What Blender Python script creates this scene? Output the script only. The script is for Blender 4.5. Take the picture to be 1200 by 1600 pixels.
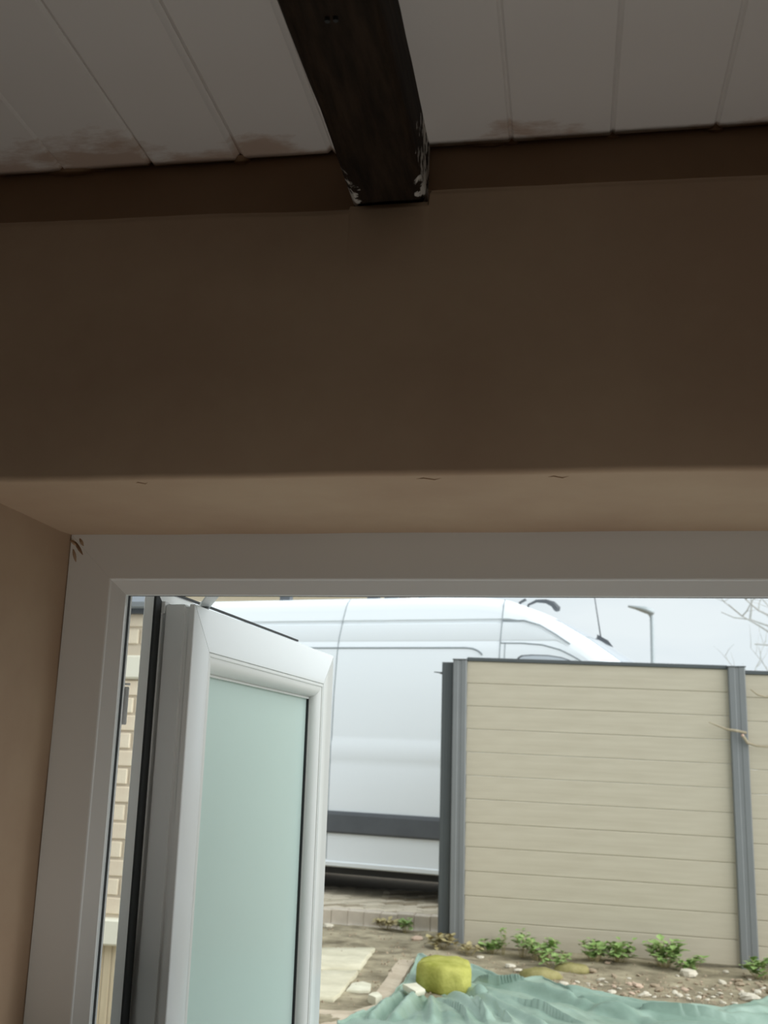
import bpy, math, random
from mathutils import Vector, Matrix, noise as mnoise

# ------------------------------------------------------------------ clean
for o in list(bpy.data.objects):
    bpy.data.objects.remove(o, do_unlink=True)
scene = bpy.context.scene
COL = scene.collection
PI = math.pi

# ------------------------------------------------------------------ camera
YAW, PITCH, ROLL, FPX = math.radians(9.777), math.radians(13.431), math.radians(1.736), 1680.0
f = Vector((-math.sin(YAW)*math.cos(PITCH), math.cos(YAW)*math.cos(PITCH), math.sin(PITCH)))
r = Vector((math.cos(YAW), math.sin(YAW), 0)); u = r.cross(f)
r2 = math.cos(ROLL)*r + math.sin(ROLL)*u
u2 = -math.sin(ROLL)*r + math.cos(ROLL)*u
cam = bpy.data.objects.new('camera', bpy.data.cameras.new('camera')); COL.objects.link(cam)
cam.matrix_world = Matrix(((r2.x, u2.x, -f.x, 0), (r2.y, u2.y, -f.y, 0), (r2.z, u2.z, -f.z, 1.45), (0, 0, 0, 1)))
cam.data.sensor_fit = 'HORIZONTAL'; cam.data.sensor_width = 36.0
cam.data.lens = FPX*36.0/1200.0
cam.data.clip_start = 0.02; cam.data.clip_end = 400
cam.data.dof.use_dof = True; cam.data.dof.focus_distance = 1.45; cam.data.dof.aperture_fstop = 16.0
scene.camera = cam

# ------------------------------------------------------------------ world: bright overcast sky
w = bpy.data.worlds.new('overcast'); scene.world = w; w.use_nodes = True
nt = w.node_tree; nt.nodes.clear()
out = nt.nodes.new('ShaderNodeOutputWorld'); bg = nt.nodes.new('ShaderNodeBackground')
tc = nt.nodes.new('ShaderNodeTexCoord'); mp = nt.nodes.new('ShaderNodeMapping'); mp.inputs['Scale'].default_value = (2.0, 2.0, 7.0)
nz = nt.nodes.new('ShaderNodeTexNoise'); nz.inputs['Scale'].default_value = 2.2; nz.inputs['Detail'].default_value = 5
cr = nt.nodes.new('ShaderNodeValToRGB')
cr.color_ramp.elements[0].position = 0.3; cr.color_ramp.elements[0].color = (0.70, 0.79, 0.845, 1)
cr.color_ramp.elements[1].position = 0.7; cr.color_ramp.elements[1].color = (0.83, 0.905, 0.93, 1)
nt.links.new(tc.outputs['Generated'], mp.inputs['Vector']); nt.links.new(mp.outputs['Vector'], nz.inputs['Vector'])
nt.links.new(nz.outputs['Fac'], cr.inputs['Fac']); nt.links.new(cr.outputs['Color'], bg.inputs['Color'])
bg.inputs['Strength'].default_value = 1.0
nt.links.new(bg.outputs['Background'], out.inputs['Surface'])

# veiled sun behind the house, high, very soft
sl = bpy.data.lights.new('veiled_sun', 'SUN'); sl.energy = 3.9; sl.angle = math.radians(80); sl.color = (0.97, 1.0, 1.0)
sun = bpy.data.objects.new('veiled_sun', sl); COL.objects.link(sun)
sun.rotation_euler = Vector((-0.93, 0.30, -0.62)).to_track_quat('-Z', 'Y').to_euler()
sun.location = (3, -6, 12)

scene.view_settings.view_transform = 'Standard'
scene.view_settings.look = 'None'
scene.view_settings.exposure = 0.0
scene.view_settings.gamma = 1.0
scene.view_settings.use_curve_mapping = False

# ------------------------------------------------------------------ materials
def mat(name, c1, c2=None, rough=0.6, scale=8.0, detail=5.0, stretch=(1, 1, 1), bump=0.0, bscale=None, metallic=0.0,
        spec=0.5, lo=0.35, hi=0.65, coat=0.0):
    m = bpy.data.materials.new(name); m.use_nodes = True
    t = m.node_tree; b = t.nodes['Principled BSDF']
    b.inputs['Roughness'].default_value = rough; b.inputs['Metallic'].default_value = metallic
    b.inputs['Specular IOR Level'].default_value = spec
    if coat: b.inputs['Coat Weight'].default_value = coat; b.inputs['Coat Roughness'].default_value = 0.08
    if c2 is None:
        b.inputs['Base Color'].default_value = (*c1, 1)
    tc = t.nodes.new('ShaderNodeTexCoord'); mp = t.nodes.new('ShaderNodeMapping'); mp.inputs['Scale'].default_value = stretch
    t.links.new(tc.outputs['Object'], mp.inputs['Vector'])
    if c2 is not None:
        n = t.nodes.new('ShaderNodeTexNoise'); n.inputs['Scale'].default_value = scale; n.inputs['Detail'].default_value = detail
        n.inputs['Roughness'].default_value = 0.6
        t.links.new(mp.outputs['Vector'], n.inputs['Vector'])
        cr = t.nodes.new('ShaderNodeValToRGB')
        cr.color_ramp.elements[0].position = lo; cr.color_ramp.elements[0].color = (*c1, 1)
        cr.color_ramp.elements[1].position = hi; cr.color_ramp.elements[1].color = (*c2, 1)
        t.links.new(n.outputs['Fac'], cr.inputs['Fac']); t.links.new(cr.outputs['Color'], b.inputs['Base Color'])
    if bump:
        n2 = t.nodes.new('ShaderNodeTexNoise'); n2.inputs['Scale'].default_value = bscale or scale*3; n2.inputs['Detail'].default_value = 6
        t.links.new(mp.outputs['Vector'], n2.inputs['Vector'])
        bp = t.nodes.new('ShaderNodeBump'); bp.inputs['Strength'].default_value = bump; bp.inputs['Distance'].default_value = 0.004
        t.links.new(n2.outputs['Fac'], bp.inputs['Height']); t.links.new(bp.outputs['Normal'], b.inputs['Normal'])
    return m

def nd(t, kind, **kw):
    n = t.nodes.new(kind)
    for k, v in kw.items():
        if hasattr(n, k): setattr(n, k, v)
        else: n.inputs[k].default_value = v
    return n

M = {}
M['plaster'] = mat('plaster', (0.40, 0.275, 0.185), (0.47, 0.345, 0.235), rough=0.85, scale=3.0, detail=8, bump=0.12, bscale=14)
M['plaster_dark'] = mat('plaster_dark', (0.27, 0.165, 0.095), (0.32, 0.205, 0.125), rough=0.85, scale=4.0, bump=0.15, bscale=12)
M['room_paint'] = mat('room_paint', (0.62, 0.56, 0.50), (0.66, 0.60, 0.53), rough=0.9, scale=2)
M['floor'] = mat('floor_boards', (0.34, 0.27, 0.20), (0.42, 0.34, 0.26), rough=0.6, scale=3, stretch=(8, 1, 1))
M['upvc'] = mat('upvc_white', (0.83, 0.845, 0.835), rough=0.16)
M['upvc_bead'] = mat('upvc_bead', (0.76, 0.765, 0.735), rough=0.35)
M['gasket'] = mat('gasket_black', (0.016, 0.018, 0.018), rough=0.6)
M['steel'] = mat('stay_steel', (0.62, 0.64, 0.64), (0.72, 0.74, 0.74), rough=0.35, metallic=0.1, scale=40)
M['screw'] = mat('screw_dark', (0.12, 0.13, 0.13), rough=0.4, metallic=0.6)
M['spacer'] = mat('spacer_alu', (0.62, 0.65, 0.65), rough=0.4, metallic=0.3)
M['roof_felt'] = mat('roof_felt', (0.16, 0.16, 0.16), rough=0.9)
M['render_out'] = mat('outside_render', (0.55, 0.50, 0.42), (0.62, 0.56, 0.48), rough=0.9, scale=4)

# ceiling plank: white plastic with brown plaster smears close to the wall
def plank_mat():
    m = mat('plank_white', (0.66, 0.63, 0.60), rough=0.38); t = m.node_tree; b = t.nodes['Principled BSDF']
    geo = nd(t, 'ShaderNodeNewGeometry'); sp = nd(t, 'ShaderNodeSeparateXYZ'); t.links.new(geo.outputs['Position'], sp.inputs[0])
    n = nd(t, 'ShaderNodeTexNoise'); n.inputs['Scale'].default_value = 6.5; n.inputs['Detail'].default_value = 7; n.inputs['Roughness'].default_value = 0.62
    mp = nd(t, 'ShaderNodeMapping'); mp.inputs['Scale'].default_value = (1.0, 2.0, 1); mp.inputs['Location'].default_value = (3.35, 0.1, 0)
    t.links.new(geo.outputs['Position'], mp.inputs['Vector']); t.links.new(mp.outputs['Vector'], n.inputs['Vector'])
    mr = nd(t, 'ShaderNodeMapRange'); mr.inputs['From Min'].default_value = 0.955; mr.inputs['From Max'].default_value = 1.075
    mr.inputs['To Min'].default_value = -0.34; mr.inputs['To Max'].default_value = 0.17
    t.links.new(sp.outputs['Y'], mr.inputs['Value'])
    ad = nd(t, 'ShaderNodeMath', operation='ADD'); t.links.new(n.outputs['Fac'], ad.inputs[0]); t.links.new(mr.outputs['Result'], ad.inputs[1])
    xr = nd(t, 'ShaderNodeMapRange'); xr.inputs['From Min'].default_value = -0.33; xr.inputs['From Max'].default_value = -0.20
    xr.inputs['To Min'].default_value = 0.045; xr.inputs['To Max'].default_value = -0.10; t.links.new(sp.outputs['X'], xr.inputs['Value'])
    ad2 = nd(t, 'ShaderNodeMath', operation='ADD'); t.links.new(ad.outputs[0], ad2.inputs[0]); t.links.new(xr.outputs['Result'], ad2.inputs[1]); ad = ad2
    cr = nd(t, 'ShaderNodeValToRGB'); cr.color_ramp.elements[0].position = 0.47; cr.color_ramp.elements[1].position = 0.58
    cr.color_ramp.elements[0].color = (0, 0, 0, 1); cr.color_ramp.elements[1].color = (0.85, 0.85, 0.85, 1)
    t.links.new(ad.outputs[0], cr.inputs['Fac'])
    mx = nd(t, 'ShaderNodeMix', data_type='RGBA')
    mx.inputs[6].default_value = (0.66, 0.63, 0.60, 1); mx.inputs[7].default_value = (0.40, 0.29, 0.22, 1)
    t.links.new(cr.outputs['Color'], mx.inputs[0]); t.links.new(mx.outputs[2], b.inputs['Base Color'])
    return m
M['plank'] = plank_mat()

# beam: almost black stained oak, splashes of white paint at the wall end
def beam_mat():
    m = mat('beam_dark', (0.010, 0.006, 0.003), (0.030, 0.018, 0.010), rough=0.8, spec=0.2, scale=9, stretch=(9, 1.2, 9), bump=0.7, bscale=20)
    t = m.node_tree; b = t.nodes['Principled BSDF']; old = b.inputs['Base Color'].links[0].from_socket
    geo = nd(t, 'ShaderNodeNewGeometry'); sp = nd(t, 'ShaderNodeSeparateXYZ'); t.links.new(geo.outputs['Position'], sp.inputs[0])
    n = nd(t, 'ShaderNodeTexNoise'); n.inputs['Scale'].default_value = 75; n.inputs['Detail'].default_value = 5
    t.links.new(geo.outputs['Position'], n.inputs['Vector'])
    ey = nd(t, 'ShaderNodeMapRange'); ey.inputs['From Min'].default_value = 0.90; ey.inputs['From Max'].default_value = 1.035
    ey.inputs['To Min'].default_value = -0.42; ey.inputs['To Max'].default_value = 0.0
    t.links.new(sp.outputs['Y'], ey.inputs['Value'])
    dx = nd(t, 'ShaderNodeMath', operation='ADD'); dx.inputs[1].default_value = 0.1845; t.links.new(sp.outputs['X'], dx.inputs[0])
    ab = nd(t, 'ShaderNodeMath', operation='ABSOLUTE'); t.links.new(dx.outputs[0], ab.inputs[0])
    ex = nd(t, 'ShaderNodeMapRange'); ex.inputs['From Min'].default_value = 0.012; ex.inputs['From Max'].default_value = 0.041
    ex.inputs['To Min'].default_value = -0.25; ex.inputs['To Max'].default_value = 0.13; t.links.new(ab.outputs[0], ex.inputs['Value'])
    a1 = nd(t, 'ShaderNodeMath', operation='ADD'); t.links.new(n.outputs['Fac'], a1.inputs[0]); t.links.new(ey.outputs['Result'], a1.inputs[1])
    a2 = nd(t, 'ShaderNodeMath', operation='ADD'); t.links.new(a1.outputs[0], a2.inputs[0]); t.links.new(ex.outputs['Result'], a2.inputs[1])
    cr = nd(t, 'ShaderNodeValToRGB'); cr.color_ramp.elements[0].position = 0.53; cr.color_ramp.elements[1].position = 0.60
    t.links.new(a2.outputs[0], cr.inputs['Fac'])
    mx = nd(t, 'ShaderNodeMix', data_type='RGBA'); mx.inputs[7].default_value = (0.52, 0.50, 0.46, 1)
    t.links.new(old, mx.inputs[6]); t.links.new(cr.outputs['Color'], mx.inputs[0]); t.links.new(mx.outputs[2], b.inputs['Base Color'])
    return m
M['beam'] = beam_mat()

# frosted pane: rough surface that both scatters and passes light, faint sea-green
def frosted():
    m = bpy.data.materials.new('frosted_glass'); m.use_nodes = True; t = m.node_tree; t.nodes.clear()
    o = nd(t, 'ShaderNodeOutputMaterial')
    d = nd(t, 'ShaderNodeBsdfDiffuse'); d.inputs['Color'].default_value = (0.76, 0.91, 0.85, 1)
    tr = nd(t, 'ShaderNodeBsdfTranslucent'); tr.inputs['Color'].default_value = (0.80, 0.95, 0.89, 1)
    g = nd(t, 'ShaderNodeBsdfGlossy'); g.inputs['Roughness'].default_value = 0.22
    m1 = nd(t, 'ShaderNodeMixShader'); m1.inputs[0].default_value = 0.35
    m2 = nd(t, 'ShaderNodeMixShader'); fr = nd(t, 'ShaderNodeFresnel'); fr.inputs['IOR'].default_value = 1.4
    t.links.new(d.outputs[0], m1.inputs[1]); t.links.new(tr.outputs[0], m1.inputs[2])
    t.links.new(fr.outputs[0], m2.inputs[0]); t.links.new(m1.outputs[0], m2.inputs[1]); t.links.new(g.outputs[0], m2.inputs[2])
    t.links.new(m2.outputs[0], o.inputs['Surface'])
    return m
M['frosted'] = frosted()
M['van_white'] = mat('van_white', (0.86, 0.90, 0.925), rough=0.45, spec=0.35, coat=0.15)
M['van_plastic'] = mat('van_plastic', (0.085, 0.092, 0.102), (0.10, 0.108, 0.118), rough=0.55, scale=6)
M['van_gap'] = mat('van_gap', (0.30, 0.33, 0.35), rough=0.7)
M['van_glass'] = mat('van_glass', (0.52, 0.57, 0.62), rough=0.06, spec=0.9, coat=1.0)  # pale base colour stands in for sky reflected in the glass
M['van_under'] = mat('van_under', (0.04, 0.04, 0.04), rough=0.9)
M['tyre'] = mat('tyre', (0.02, 0.02, 0.02), rough=0.85)
M['hub'] = mat('wheel_hub', (0.45, 0.46, 0.47), rough=0.35, metallic=0.7)
M['lamp_lens'] = mat('headlamp_lens', (0.6, 0.62, 0.63), rough=0.1, spec=0.8)
M['post'] = mat('post_grey', (0.185, 0.192, 0.192), (0.21, 0.217, 0.217), rough=0.5, scale=2, metallic=0.15)
M['post_dark'] = mat('post_charcoal', (0.066, 0.074, 0.076), (0.078, 0.087, 0.088), rough=0.55, scale=2)
M['board'] = mat('composite_board', (0.47, 0.415, 0.315), (0.52, 0.465, 0.36), rough=0.75, scale=3.0, stretch=(0.8, 1, 9), bump=0.15, bscale=18)
M['soil'] = mat('soil', (0.13, 0.104, 0.06), (0.40, 0.345, 0.23), rough=0.95, scale=5.5, detail=14, bump=1.0, bscale=30, lo=.33, hi=.66)
M['paver'] = mat('paver', (0.42, 0.365, 0.27), (0.54, 0.475, 0.36), rough=0.9, scale=5, bump=0.4, bscale=40)
M['paver2'] = mat('paver_pale', (0.55, 0.48, 0.37), (0.64, 0.57, 0.45), rough=0.9, scale=5, bump=0.4, bscale=40)
M['paver3'] = mat('paver_brown', (0.27, 0.22, 0.15), (0.36, 0.30, 0.21), rough=0.9, scale=5, bump=0.4, bscale=40)
M['drive'] = mat('drive_joint', (0.20, 0.165, 0.115), (0.27, 0.22, 0.16), rough=0.95, scale=20)
M['kerb'] = mat('kerb_stone', (0.46, 0.40, 0.32), (0.58, 0.51, 0.42), rough=0.9, scale=6, bump=0.4, bscale=40)
M['slab'] = mat('flagstone', (0.50, 0.46, 0.33), (0.66, 0.61, 0.46), rough=0.9, scale=5, detail=8, bump=0.5, bscale=30)
M['slab_pink'] = mat('flagstone_buff', (0.42, 0.34, 0.245), (0.58, 0.49, 0.37), rough=0.9, scale=5, detail=8, bump=0.5, bscale=30)
M['stone_pale'] = mat('stone_pale', (0.56, 0.53, 0.40), (0.70, 0.67, 0.53), rough=0.9, scale=9, bump=0.4, bscale=40)
M['moss'] = mat('moss', (0.26, 0.265, 0.05), (0.46, 0.44, 0.125), rough=1.0, scale=7, detail=9, bump=1.0, bscale=60, spec=0.1)
M['moss_dry'] = mat('moss_dry', (0.22, 0.20, 0.075), (0.34, 0.30, 0.14), rough=1.0, scale=9, bump=1.0, bscale=60, spec=0.1)
M['tarp'] = mat('tarpaulin', (0.185, 0.275, 0.215), (0.285, 0.385, 0.315), rough=0.42, scale=4, detail=7, bump=0.5, bscale=30)
M['rub_a'] = mat('rubble_pale', (0.52, 0.47, 0.37), (0.66, 0.60, 0.49), rough=0.9, scale=30)
M['rub_b'] = mat('rubble_brown', (0.26, 0.20, 0.13), (0.38, 0.30, 0.21), rough=0.9, scale=30)
M['rub_c'] = mat('rubble_pink', (0.46, 0.33, 0.24), (0.54, 0.41, 0.31), rough=0.9, scale=30)
M['leaf'] = mat('leaf_green', (0.19, 0.31, 0.075), (0.34, 0.47, 0.17), rough=0.6, scale=14)
M['leaf_dry'] = mat('leaf_dry', (0.36, 0.30, 0.14), (0.45, 0.38, 0.20), rough=0.8, scale=14)
M['twig'] = mat('twig', (0.33, 0.27, 0.18), (0.44, 0.37, 0.26), rough=0.85, scale=20)
M['bark'] = mat('bark_grey', (0.52, 0.53, 0.51), (0.62, 0.63, 0.61), rough=0.9, scale=20)
M['cut_wood'] = mat('cut_wood', (0.62, 0.42, 0.33), rough=0.8)
M['galv'] = mat('galvanised', (0.40, 0.44, 0.45), rough=0.5, metallic=0.3)
M['brick'] = mat('buff_brick', (0.64, 0.53, 0.40), (0.72, 0.63, 0.48), rough=0.9, scale=7, bump=0.3, bscale=50)
M['mortar'] = mat('mortar', (0.56, 0.48, 0.37), rough=0.95)
M['cream'] = mat('cream_paint', (0.72, 0.69, 0.57), rough=0.6)
M['timber'] = mat('timber_cladding', (0.48, 0.40, 0.27), (0.58, 0.49, 0.34), rough=0.8, scale=4, stretch=(9, 9, 0.7))
M['gutter'] = mat('gutter_grey', (0.30, 0.33, 0.37), rough=0.45)
M['gutter_dark'] = mat('gutter_underside', (0.06, 0.065, 0.07), rough=0.6)
M['house_wall'] = mat('house_wall', (0.66, 0.58, 0.42), (0.72, 0.64, 0.48), rough=0.9, scale=2)
M['roof_tile'] = mat('roof_tile', (0.26, 0.17, 0.13), (0.33, 0.23, 0.18), rough=0.9, scale=3)
M['pane_dark'] = mat('window_glass', (0.10, 0.12, 0.13), rough=0.08, spec=0.8)
M['white_render'] = mat('white_render', (0.80, 0.79, 0.75), rough=0.9)
M['concrete'] = mat('pale_concrete', (0.38, 0.37, 0.34), (0.45, 0.44, 0.41), rough=0.9, scale=4)
M['crack'] = mat('crack_dark', (0.10, 0.062, 0.035), rough=0.95)

# ------------------------------------------------------------------ mesh helpers
class MB:
    def __init__(s): s.v = []; s.f = []
    def quad(s, a, b, c, d):
        n = len(s.v); s.v += [a, b, c, d]; s.f.append((n, n+1, n+2, n+3)); return s
    def box(s, x0, x1, y0, y1, z0, z1, c=0.0):
        """box, optionally with all edges chamfered by c"""
        if c <= 0:
            n = len(s.v)
            s.v += [(x, y, z) for z in (z0, z1) for y in (y0, y1) for x in (x0, x1)]
            s.f += [tuple(n+i for i in q) for q in ((0, 2, 3, 1), (4, 5, 7, 6), (0, 1, 5, 4), (2, 6, 7, 3), (0, 4, 6, 2), (1, 3, 7, 5))]
            return s
        n = len(s.v); X = (x0, x1); Y = (y0, y1); Z = (z0, z1); idx = {}
        for i in (0, 1):
            for j in (0, 1):
                for k in (0, 1):
                    sx, sy, sz = (1, -1)[i], (1, -1)[j], (1, -1)[k]
                    for ax in range(3):
                        p = [X[i]+sx*c, Y[j]+sy*c, Z[k]+sz*c]; p[ax] = (X, Y, Z)[ax][(i, j, k)[ax]]
                        idx[(i, j, k, ax)] = len(s.v); s.v.append(tuple(p))
        def q(l, flip):
            s.f.append(tuple(l[::-1] if flip else l))
        for ax in range(3):
            b, d = (ax+1) % 3, (ax+2) % 3
            for e in (0, 1):
                l = []
                for (p, r_) in ((0, 0), (1, 0), (1, 1), (0, 1)):
                    t = [0, 0, 0]; t[ax] = e; t[b] = p; t[d] = r_; l.append(idx[(t[0], t[1], t[2], ax)])
                q(l, e == 0)
        for ax in range(3):
            b, d = (ax+1) % 3, (ax+2) % 3
            for p in (0, 1):
                for r_ in (0, 1):
                    l = []
                    for (e, a2) in ((0, b), (1, b), (1, d), (0, d)):
                        t = [0, 0, 0]; t[ax] = e; t[b] = p; t[d] = r_; l.append(idx[(t[0], t[1], t[2], a2)])
                    q(l, (p == r_))
        for i in (0, 1):
            for j in (0, 1):
                for k in (0, 1):
                    l = [idx[(i, j, k, a)] for a in range(3)]; q(l, (i+j+k) % 2 == 1)
        return s
    def loft(s, rings, closed=True, caps=True):
        n = len(s.v); k = len(rings[0])
        for ring in rings: s.v += [tuple(p) for p in ring]
        m = k if closed else k-1
        for i in range(len(rings)-1):
            for j in range(m):
                a = n+i*k+j; b = n+i*k+(j+1) % k
                s.f.append((a, b, b+k, a+k))
        if caps and closed:
            s.f.append(tuple(n+j for j in range(k))[::-1]); e = n+(len(rings)-1)*k
            s.f.append(tuple(e+j for j in range(k)))
        return s
    def tube(s, pts, rad, k=6, caps=True):
        pts = [Vector(p) for p in pts]; rings = []
        up = Vector((0, 0, 1)); prev = None
        for i, p in enumerate(pts):
            d = (pts[min(i+1, len(pts)-1)]-pts[max(i-1, 0)]).normalized()
            a = prev if prev is not None else (up if abs(d.z) < 0.9 else Vector((1, 0, 0)))
            a = (a - d*a.dot(d)).normalized(); prev = a; b = d.cross(a)
            rr = rad[i] if isinstance(rad, (list, tuple)) else rad
            rings.append([p+a*(rr*math.cos(2*PI*j/k))+b*(rr*math.sin(2*PI*j/k)) for j in range(k)])
        return s.loft(rings, True, caps)
    def build(s, name, material, parent=None, smooth=False, loc=None):
        me = bpy.data.meshes.new(name)
        me.from_pydata([tuple(p) for p in s.v], [], s.f); me.update()
        if smooth:
            for p in me.polygons: p.use_smooth = True
        me.materials.append(M[material] if isinstance(material, str) else material)
        o = bpy.data.objects.new(name, me); COL.objects.link(o)
        if parent: o.parent = parent
        if loc: o.location = loc
        return o

def recalc(o):
    import bmesh
    b = bmesh.new(); b.from_mesh(o.data); bmesh.ops.recalc_face_normals(b, faces=b.faces[:]); b.to_mesh(o.data); b.free(); return o
def auto_smooth(o, ang=35):
    import bmesh
    for p in o.data.polygons: p.use_smooth = True
    b = bmesh.new(); b.from_mesh(o.data)
    for e in b.edges:
        if len(e.link_faces) == 2 and e.calc_face_angle(0) > math.radians(ang): e.smooth = False
    b.to_mesh(o.data); b.free(); return o
def merge(o, d=1e-5):
    import bmesh
    b = bmesh.new(); b.from_mesh(o.data); bmesh.ops.remove_doubles(b, verts=b.verts[:], dist=d); bmesh.ops.recalc_face_normals(b, faces=b.faces[:]); b.to_mesh(o.data); b.free(); return o
def empty(name, loc=(0, 0, 0), parent=None):
    o = bpy.data.objects.new(name, None); COL.objects.link(o); o.location = loc; o.empty_display_size = 0.1
    if parent: o.parent = parent
    return o
def tag(o, label, cat, group=None, kind=None):
    o['label'] = label; o['category'] = cat
    if group: o['group'] = group
    if kind: o['kind'] = kind
    return o
def struct(o, label=None, cat=None):
    o['kind'] = 'structure'
    if label: o['label'] = label
    if cat: o['category'] = cat
    return o
def nz3(x, y, z=0.0, s=1.0): return mnoise.noise(Vector((x*s, y*s, z*s)))

# ================================================================== ROOM SHELL
XL, XR, YB, ZC = -2.1, 2.5, -2.6, 2.126
WX0, WX1, WZ0, WZ1 = -0.656, 1.06, 0.75, 1.741      # plaster opening
Y1, Y2, YO = 1.039, 1.31, 1.45                      # room face, frame face, outside face

def ledge(x):
    if -0.228 < x < -0.140: return 2.0492
    if x < -0.185: return 2.049 - 0.020*(x+0.407) + 0.0015*nz3(x, 0, 0, 9)
    return 2.0615 - 0.016*(x+0.05) + 0.0015*nz3(x, 3, 0, 9)

# lintel, lofted along the wall: soffit, rounded arris, face, ledge, recessed top strip
mb = MB(); rings = []
xs = [WX0-0.02 + i*(WX1+0.04-WX0)/140 for i in range(141)]
xs = sorted(xs + [-0.2285, -0.2275, -0.1405, -0.1395])
for x in xs:
    wob = 0.0016*nz3(x, 1, 0, 6) + 0.0007*nz3(x, 7, 0, 30)
    zl = ledge(x); zs = WZ1 - 0.001 + 0.0012*nz3(x, 5, 0, 7)
    y1 = Y1 + wob
    pr = [(YO, zs), (Y2+0.03, zs), (1.18, zs+0.001)]
    for a in range(5):
        t = a/4*PI/2; pr.append((y1+0.006-0.006*math.sin(t), zs+0.006-0.006*math.cos(t)))
    pr += [(y1-0.001, 1.85), (y1+0.001, 1.95)]
    for a in range(5):
        t = a/4*PI/2; pr.append((y1+0.010-0.010*math.cos(t), zl-0.010+0.010*math.sin(t)))
    pr += [(1.066+0.5*wob, zl+0.002), (1.067, 2.09), (1.067, 2.3), (1.067, 2.42), (YO, 2.42)]
    rings.append([(x, p[0], p[1]) for p in pr])
mb.loft(rings)
wall = recalc(mb.build('wall_front', 'plaster')); auto_smooth(wall, 40)
struct(wall)
wall.data.materials.append(M['plaster_dark'])  # darker plaster tone for the recessed top strip
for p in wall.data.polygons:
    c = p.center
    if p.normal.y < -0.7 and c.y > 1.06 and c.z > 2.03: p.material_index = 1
def wallbox(name, *a, m='plaster', parent=wall):
    return MB().box(*a).build(name, m, parent)
# piers and parapet under the sill (parts of the same wall)
mb = MB(); rings = []
for i in range(41):                                       # left pier with its reveal, slightly uneven plaster
    z = 0.0 + i*(1.80)/40
    wob = 0.0018*nz3(z, 2, 0, 7)
    rx = WX0+wob
    pr = [(XL-0.1, YO), (XL-0.1, Y1)]
    pr += [(rx-0.012, Y1)]
    for a in range(1, 5):
        t = a/4*PI/2; pr.append((rx-0.012+0.012*math.sin(t), Y1+0.012-0.012*math.cos(t)))
    pr += [(rx+0.001, 1.18), (rx+0.004, Y2-0.02), (rx+0.009, Y2+0.002), (rx+0.009, YO)]
    rings.append([(p[0], p[1], z) for p in pr])
mb.loft(rings); o = recalc(mb.build('wall_pier', 'plaster', wall)); auto_smooth(o, 40)
wallbox('wall_pier', XL-0.1, WX0-0.02, 1.067, YO, 1.80, 2.42)
wallbox('wall_pier', XL-0.1, WX0-0.02, Y1, 1.0675, 1.80, 2.05)
wallbox('wall_pier', WX1, XR+0.1, Y1, YO, 0.0, 2.42)
wallbox('wall_parapet', WX0+0.002, WX1-0.002, Y1, YO, 0.0, WZ0)
# hairline crack running down from the beam's corner
mb = MB(); pts = []
for i in range(16):
    z = 2.058-0.0022*i
    pts.append((-0.139+0.0035*nz3(z, 4, 0, 40)-0.0004*i, Y1-0.0002+0.0012, z))
mb.tube(pts, [0.0022, 0.0016]+[0.0008]*12+[0.0005, 0.0003], 5); mb.build('plaster_crack', 'crack', wall)

def sbox(name, m, *a, c=0.0):
    return struct(MB().box(*a, c).build(name, m))
sbox('floor', 'floor', XL-0.1, XR+0.1, YB-0.1, Y1, -0.12, 0.0)
sbox('wall_left', 'room_paint', XL-0.12, XL, YB, Y1, 0.0, 2.3)
sbox('wall_right', 'room_paint', XR, XR+0.12, YB, Y1, 0.0, 2.3)
sbox('wall_back', 'room_paint', XL-0.12, XR+0.12, YB-0.12, YB, 0.0, 2.3)
# ceiling: slab above, planks fixed under it
ceil = sbox('ceiling', 'roof_felt', XL-0.12, XR+0.12, YB-0.12, 1.10, ZC+0.014, ZC+0.15)
seams = [-0.363-0.1085*k for k in range(16, -1, -1)] + [-0.2545, -0.1615, -0.053] + [-0.053+0.1085*k for k in range(1, 25)]
seams = [s for s in seams if XL-0.05 < s < XR+0.06]
for i in range(len(seams)-1):
    a, b = seams[i], seams[i+1]
    g = 0.0; ch = 0.003
    if abs(b+0.363) < .001 or abs(a+0.363) < .001: ch = 0.0055
    end = 1.0665
    rr = random.Random(i*7+3)
    dz = rr.uniform(-0.0012, 0.0012)
    mb = MB(); rings = []
    for y in [YB]+[end-0.30, end-0.12]+[end-0.003]:
        rings.append([(a+g, y, ZC+0.014), (a+g, y, ZC+ch+dz), (a+g+ch, y, ZC+dz), (b-g-ch, y, ZC+dz), (b-g, y, ZC+ch+dz), (b-g, y, ZC+0.014)])
    mb.loft(rings); recalc(mb.build('plank', 'plank', ceil))
# lumps of plaster squeezed along the plank ends
for (x0, x1, t, k) in ((-0.60, -0.53, .012, 1), (-0.372, -0.352, .012, 2), (-0.06, -0.046, .006, 3), (0.05, 0.063, .007, 4), (0.156, 0.172, .008, 5), (-0.10, -0.06, .004, 6)):
    mb = MB(); rings = []
    for i in range(9):
        x = x0+(x1-x0)*i/8; a = math.sin(PI*(i+.3)/8.6)*(0.7+0.5*nz3(x, k, 0, 60))
        a = max(a, 0.05)
        rings.append([(x, 1.070, ZC+0.003), (x, 1.066-t*a, ZC+0.003), (x, 1.066-t*a*.8, ZC-0.004*a), (x, 1.066-t*.2*a, ZC-t*.5*a), (x, 1.070, ZC-t*.6*a)])
    mb.loft(rings); auto_smooth(recalc(mb.build('plaster_lump', 'plaster_dark', ceil)), 60)

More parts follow.
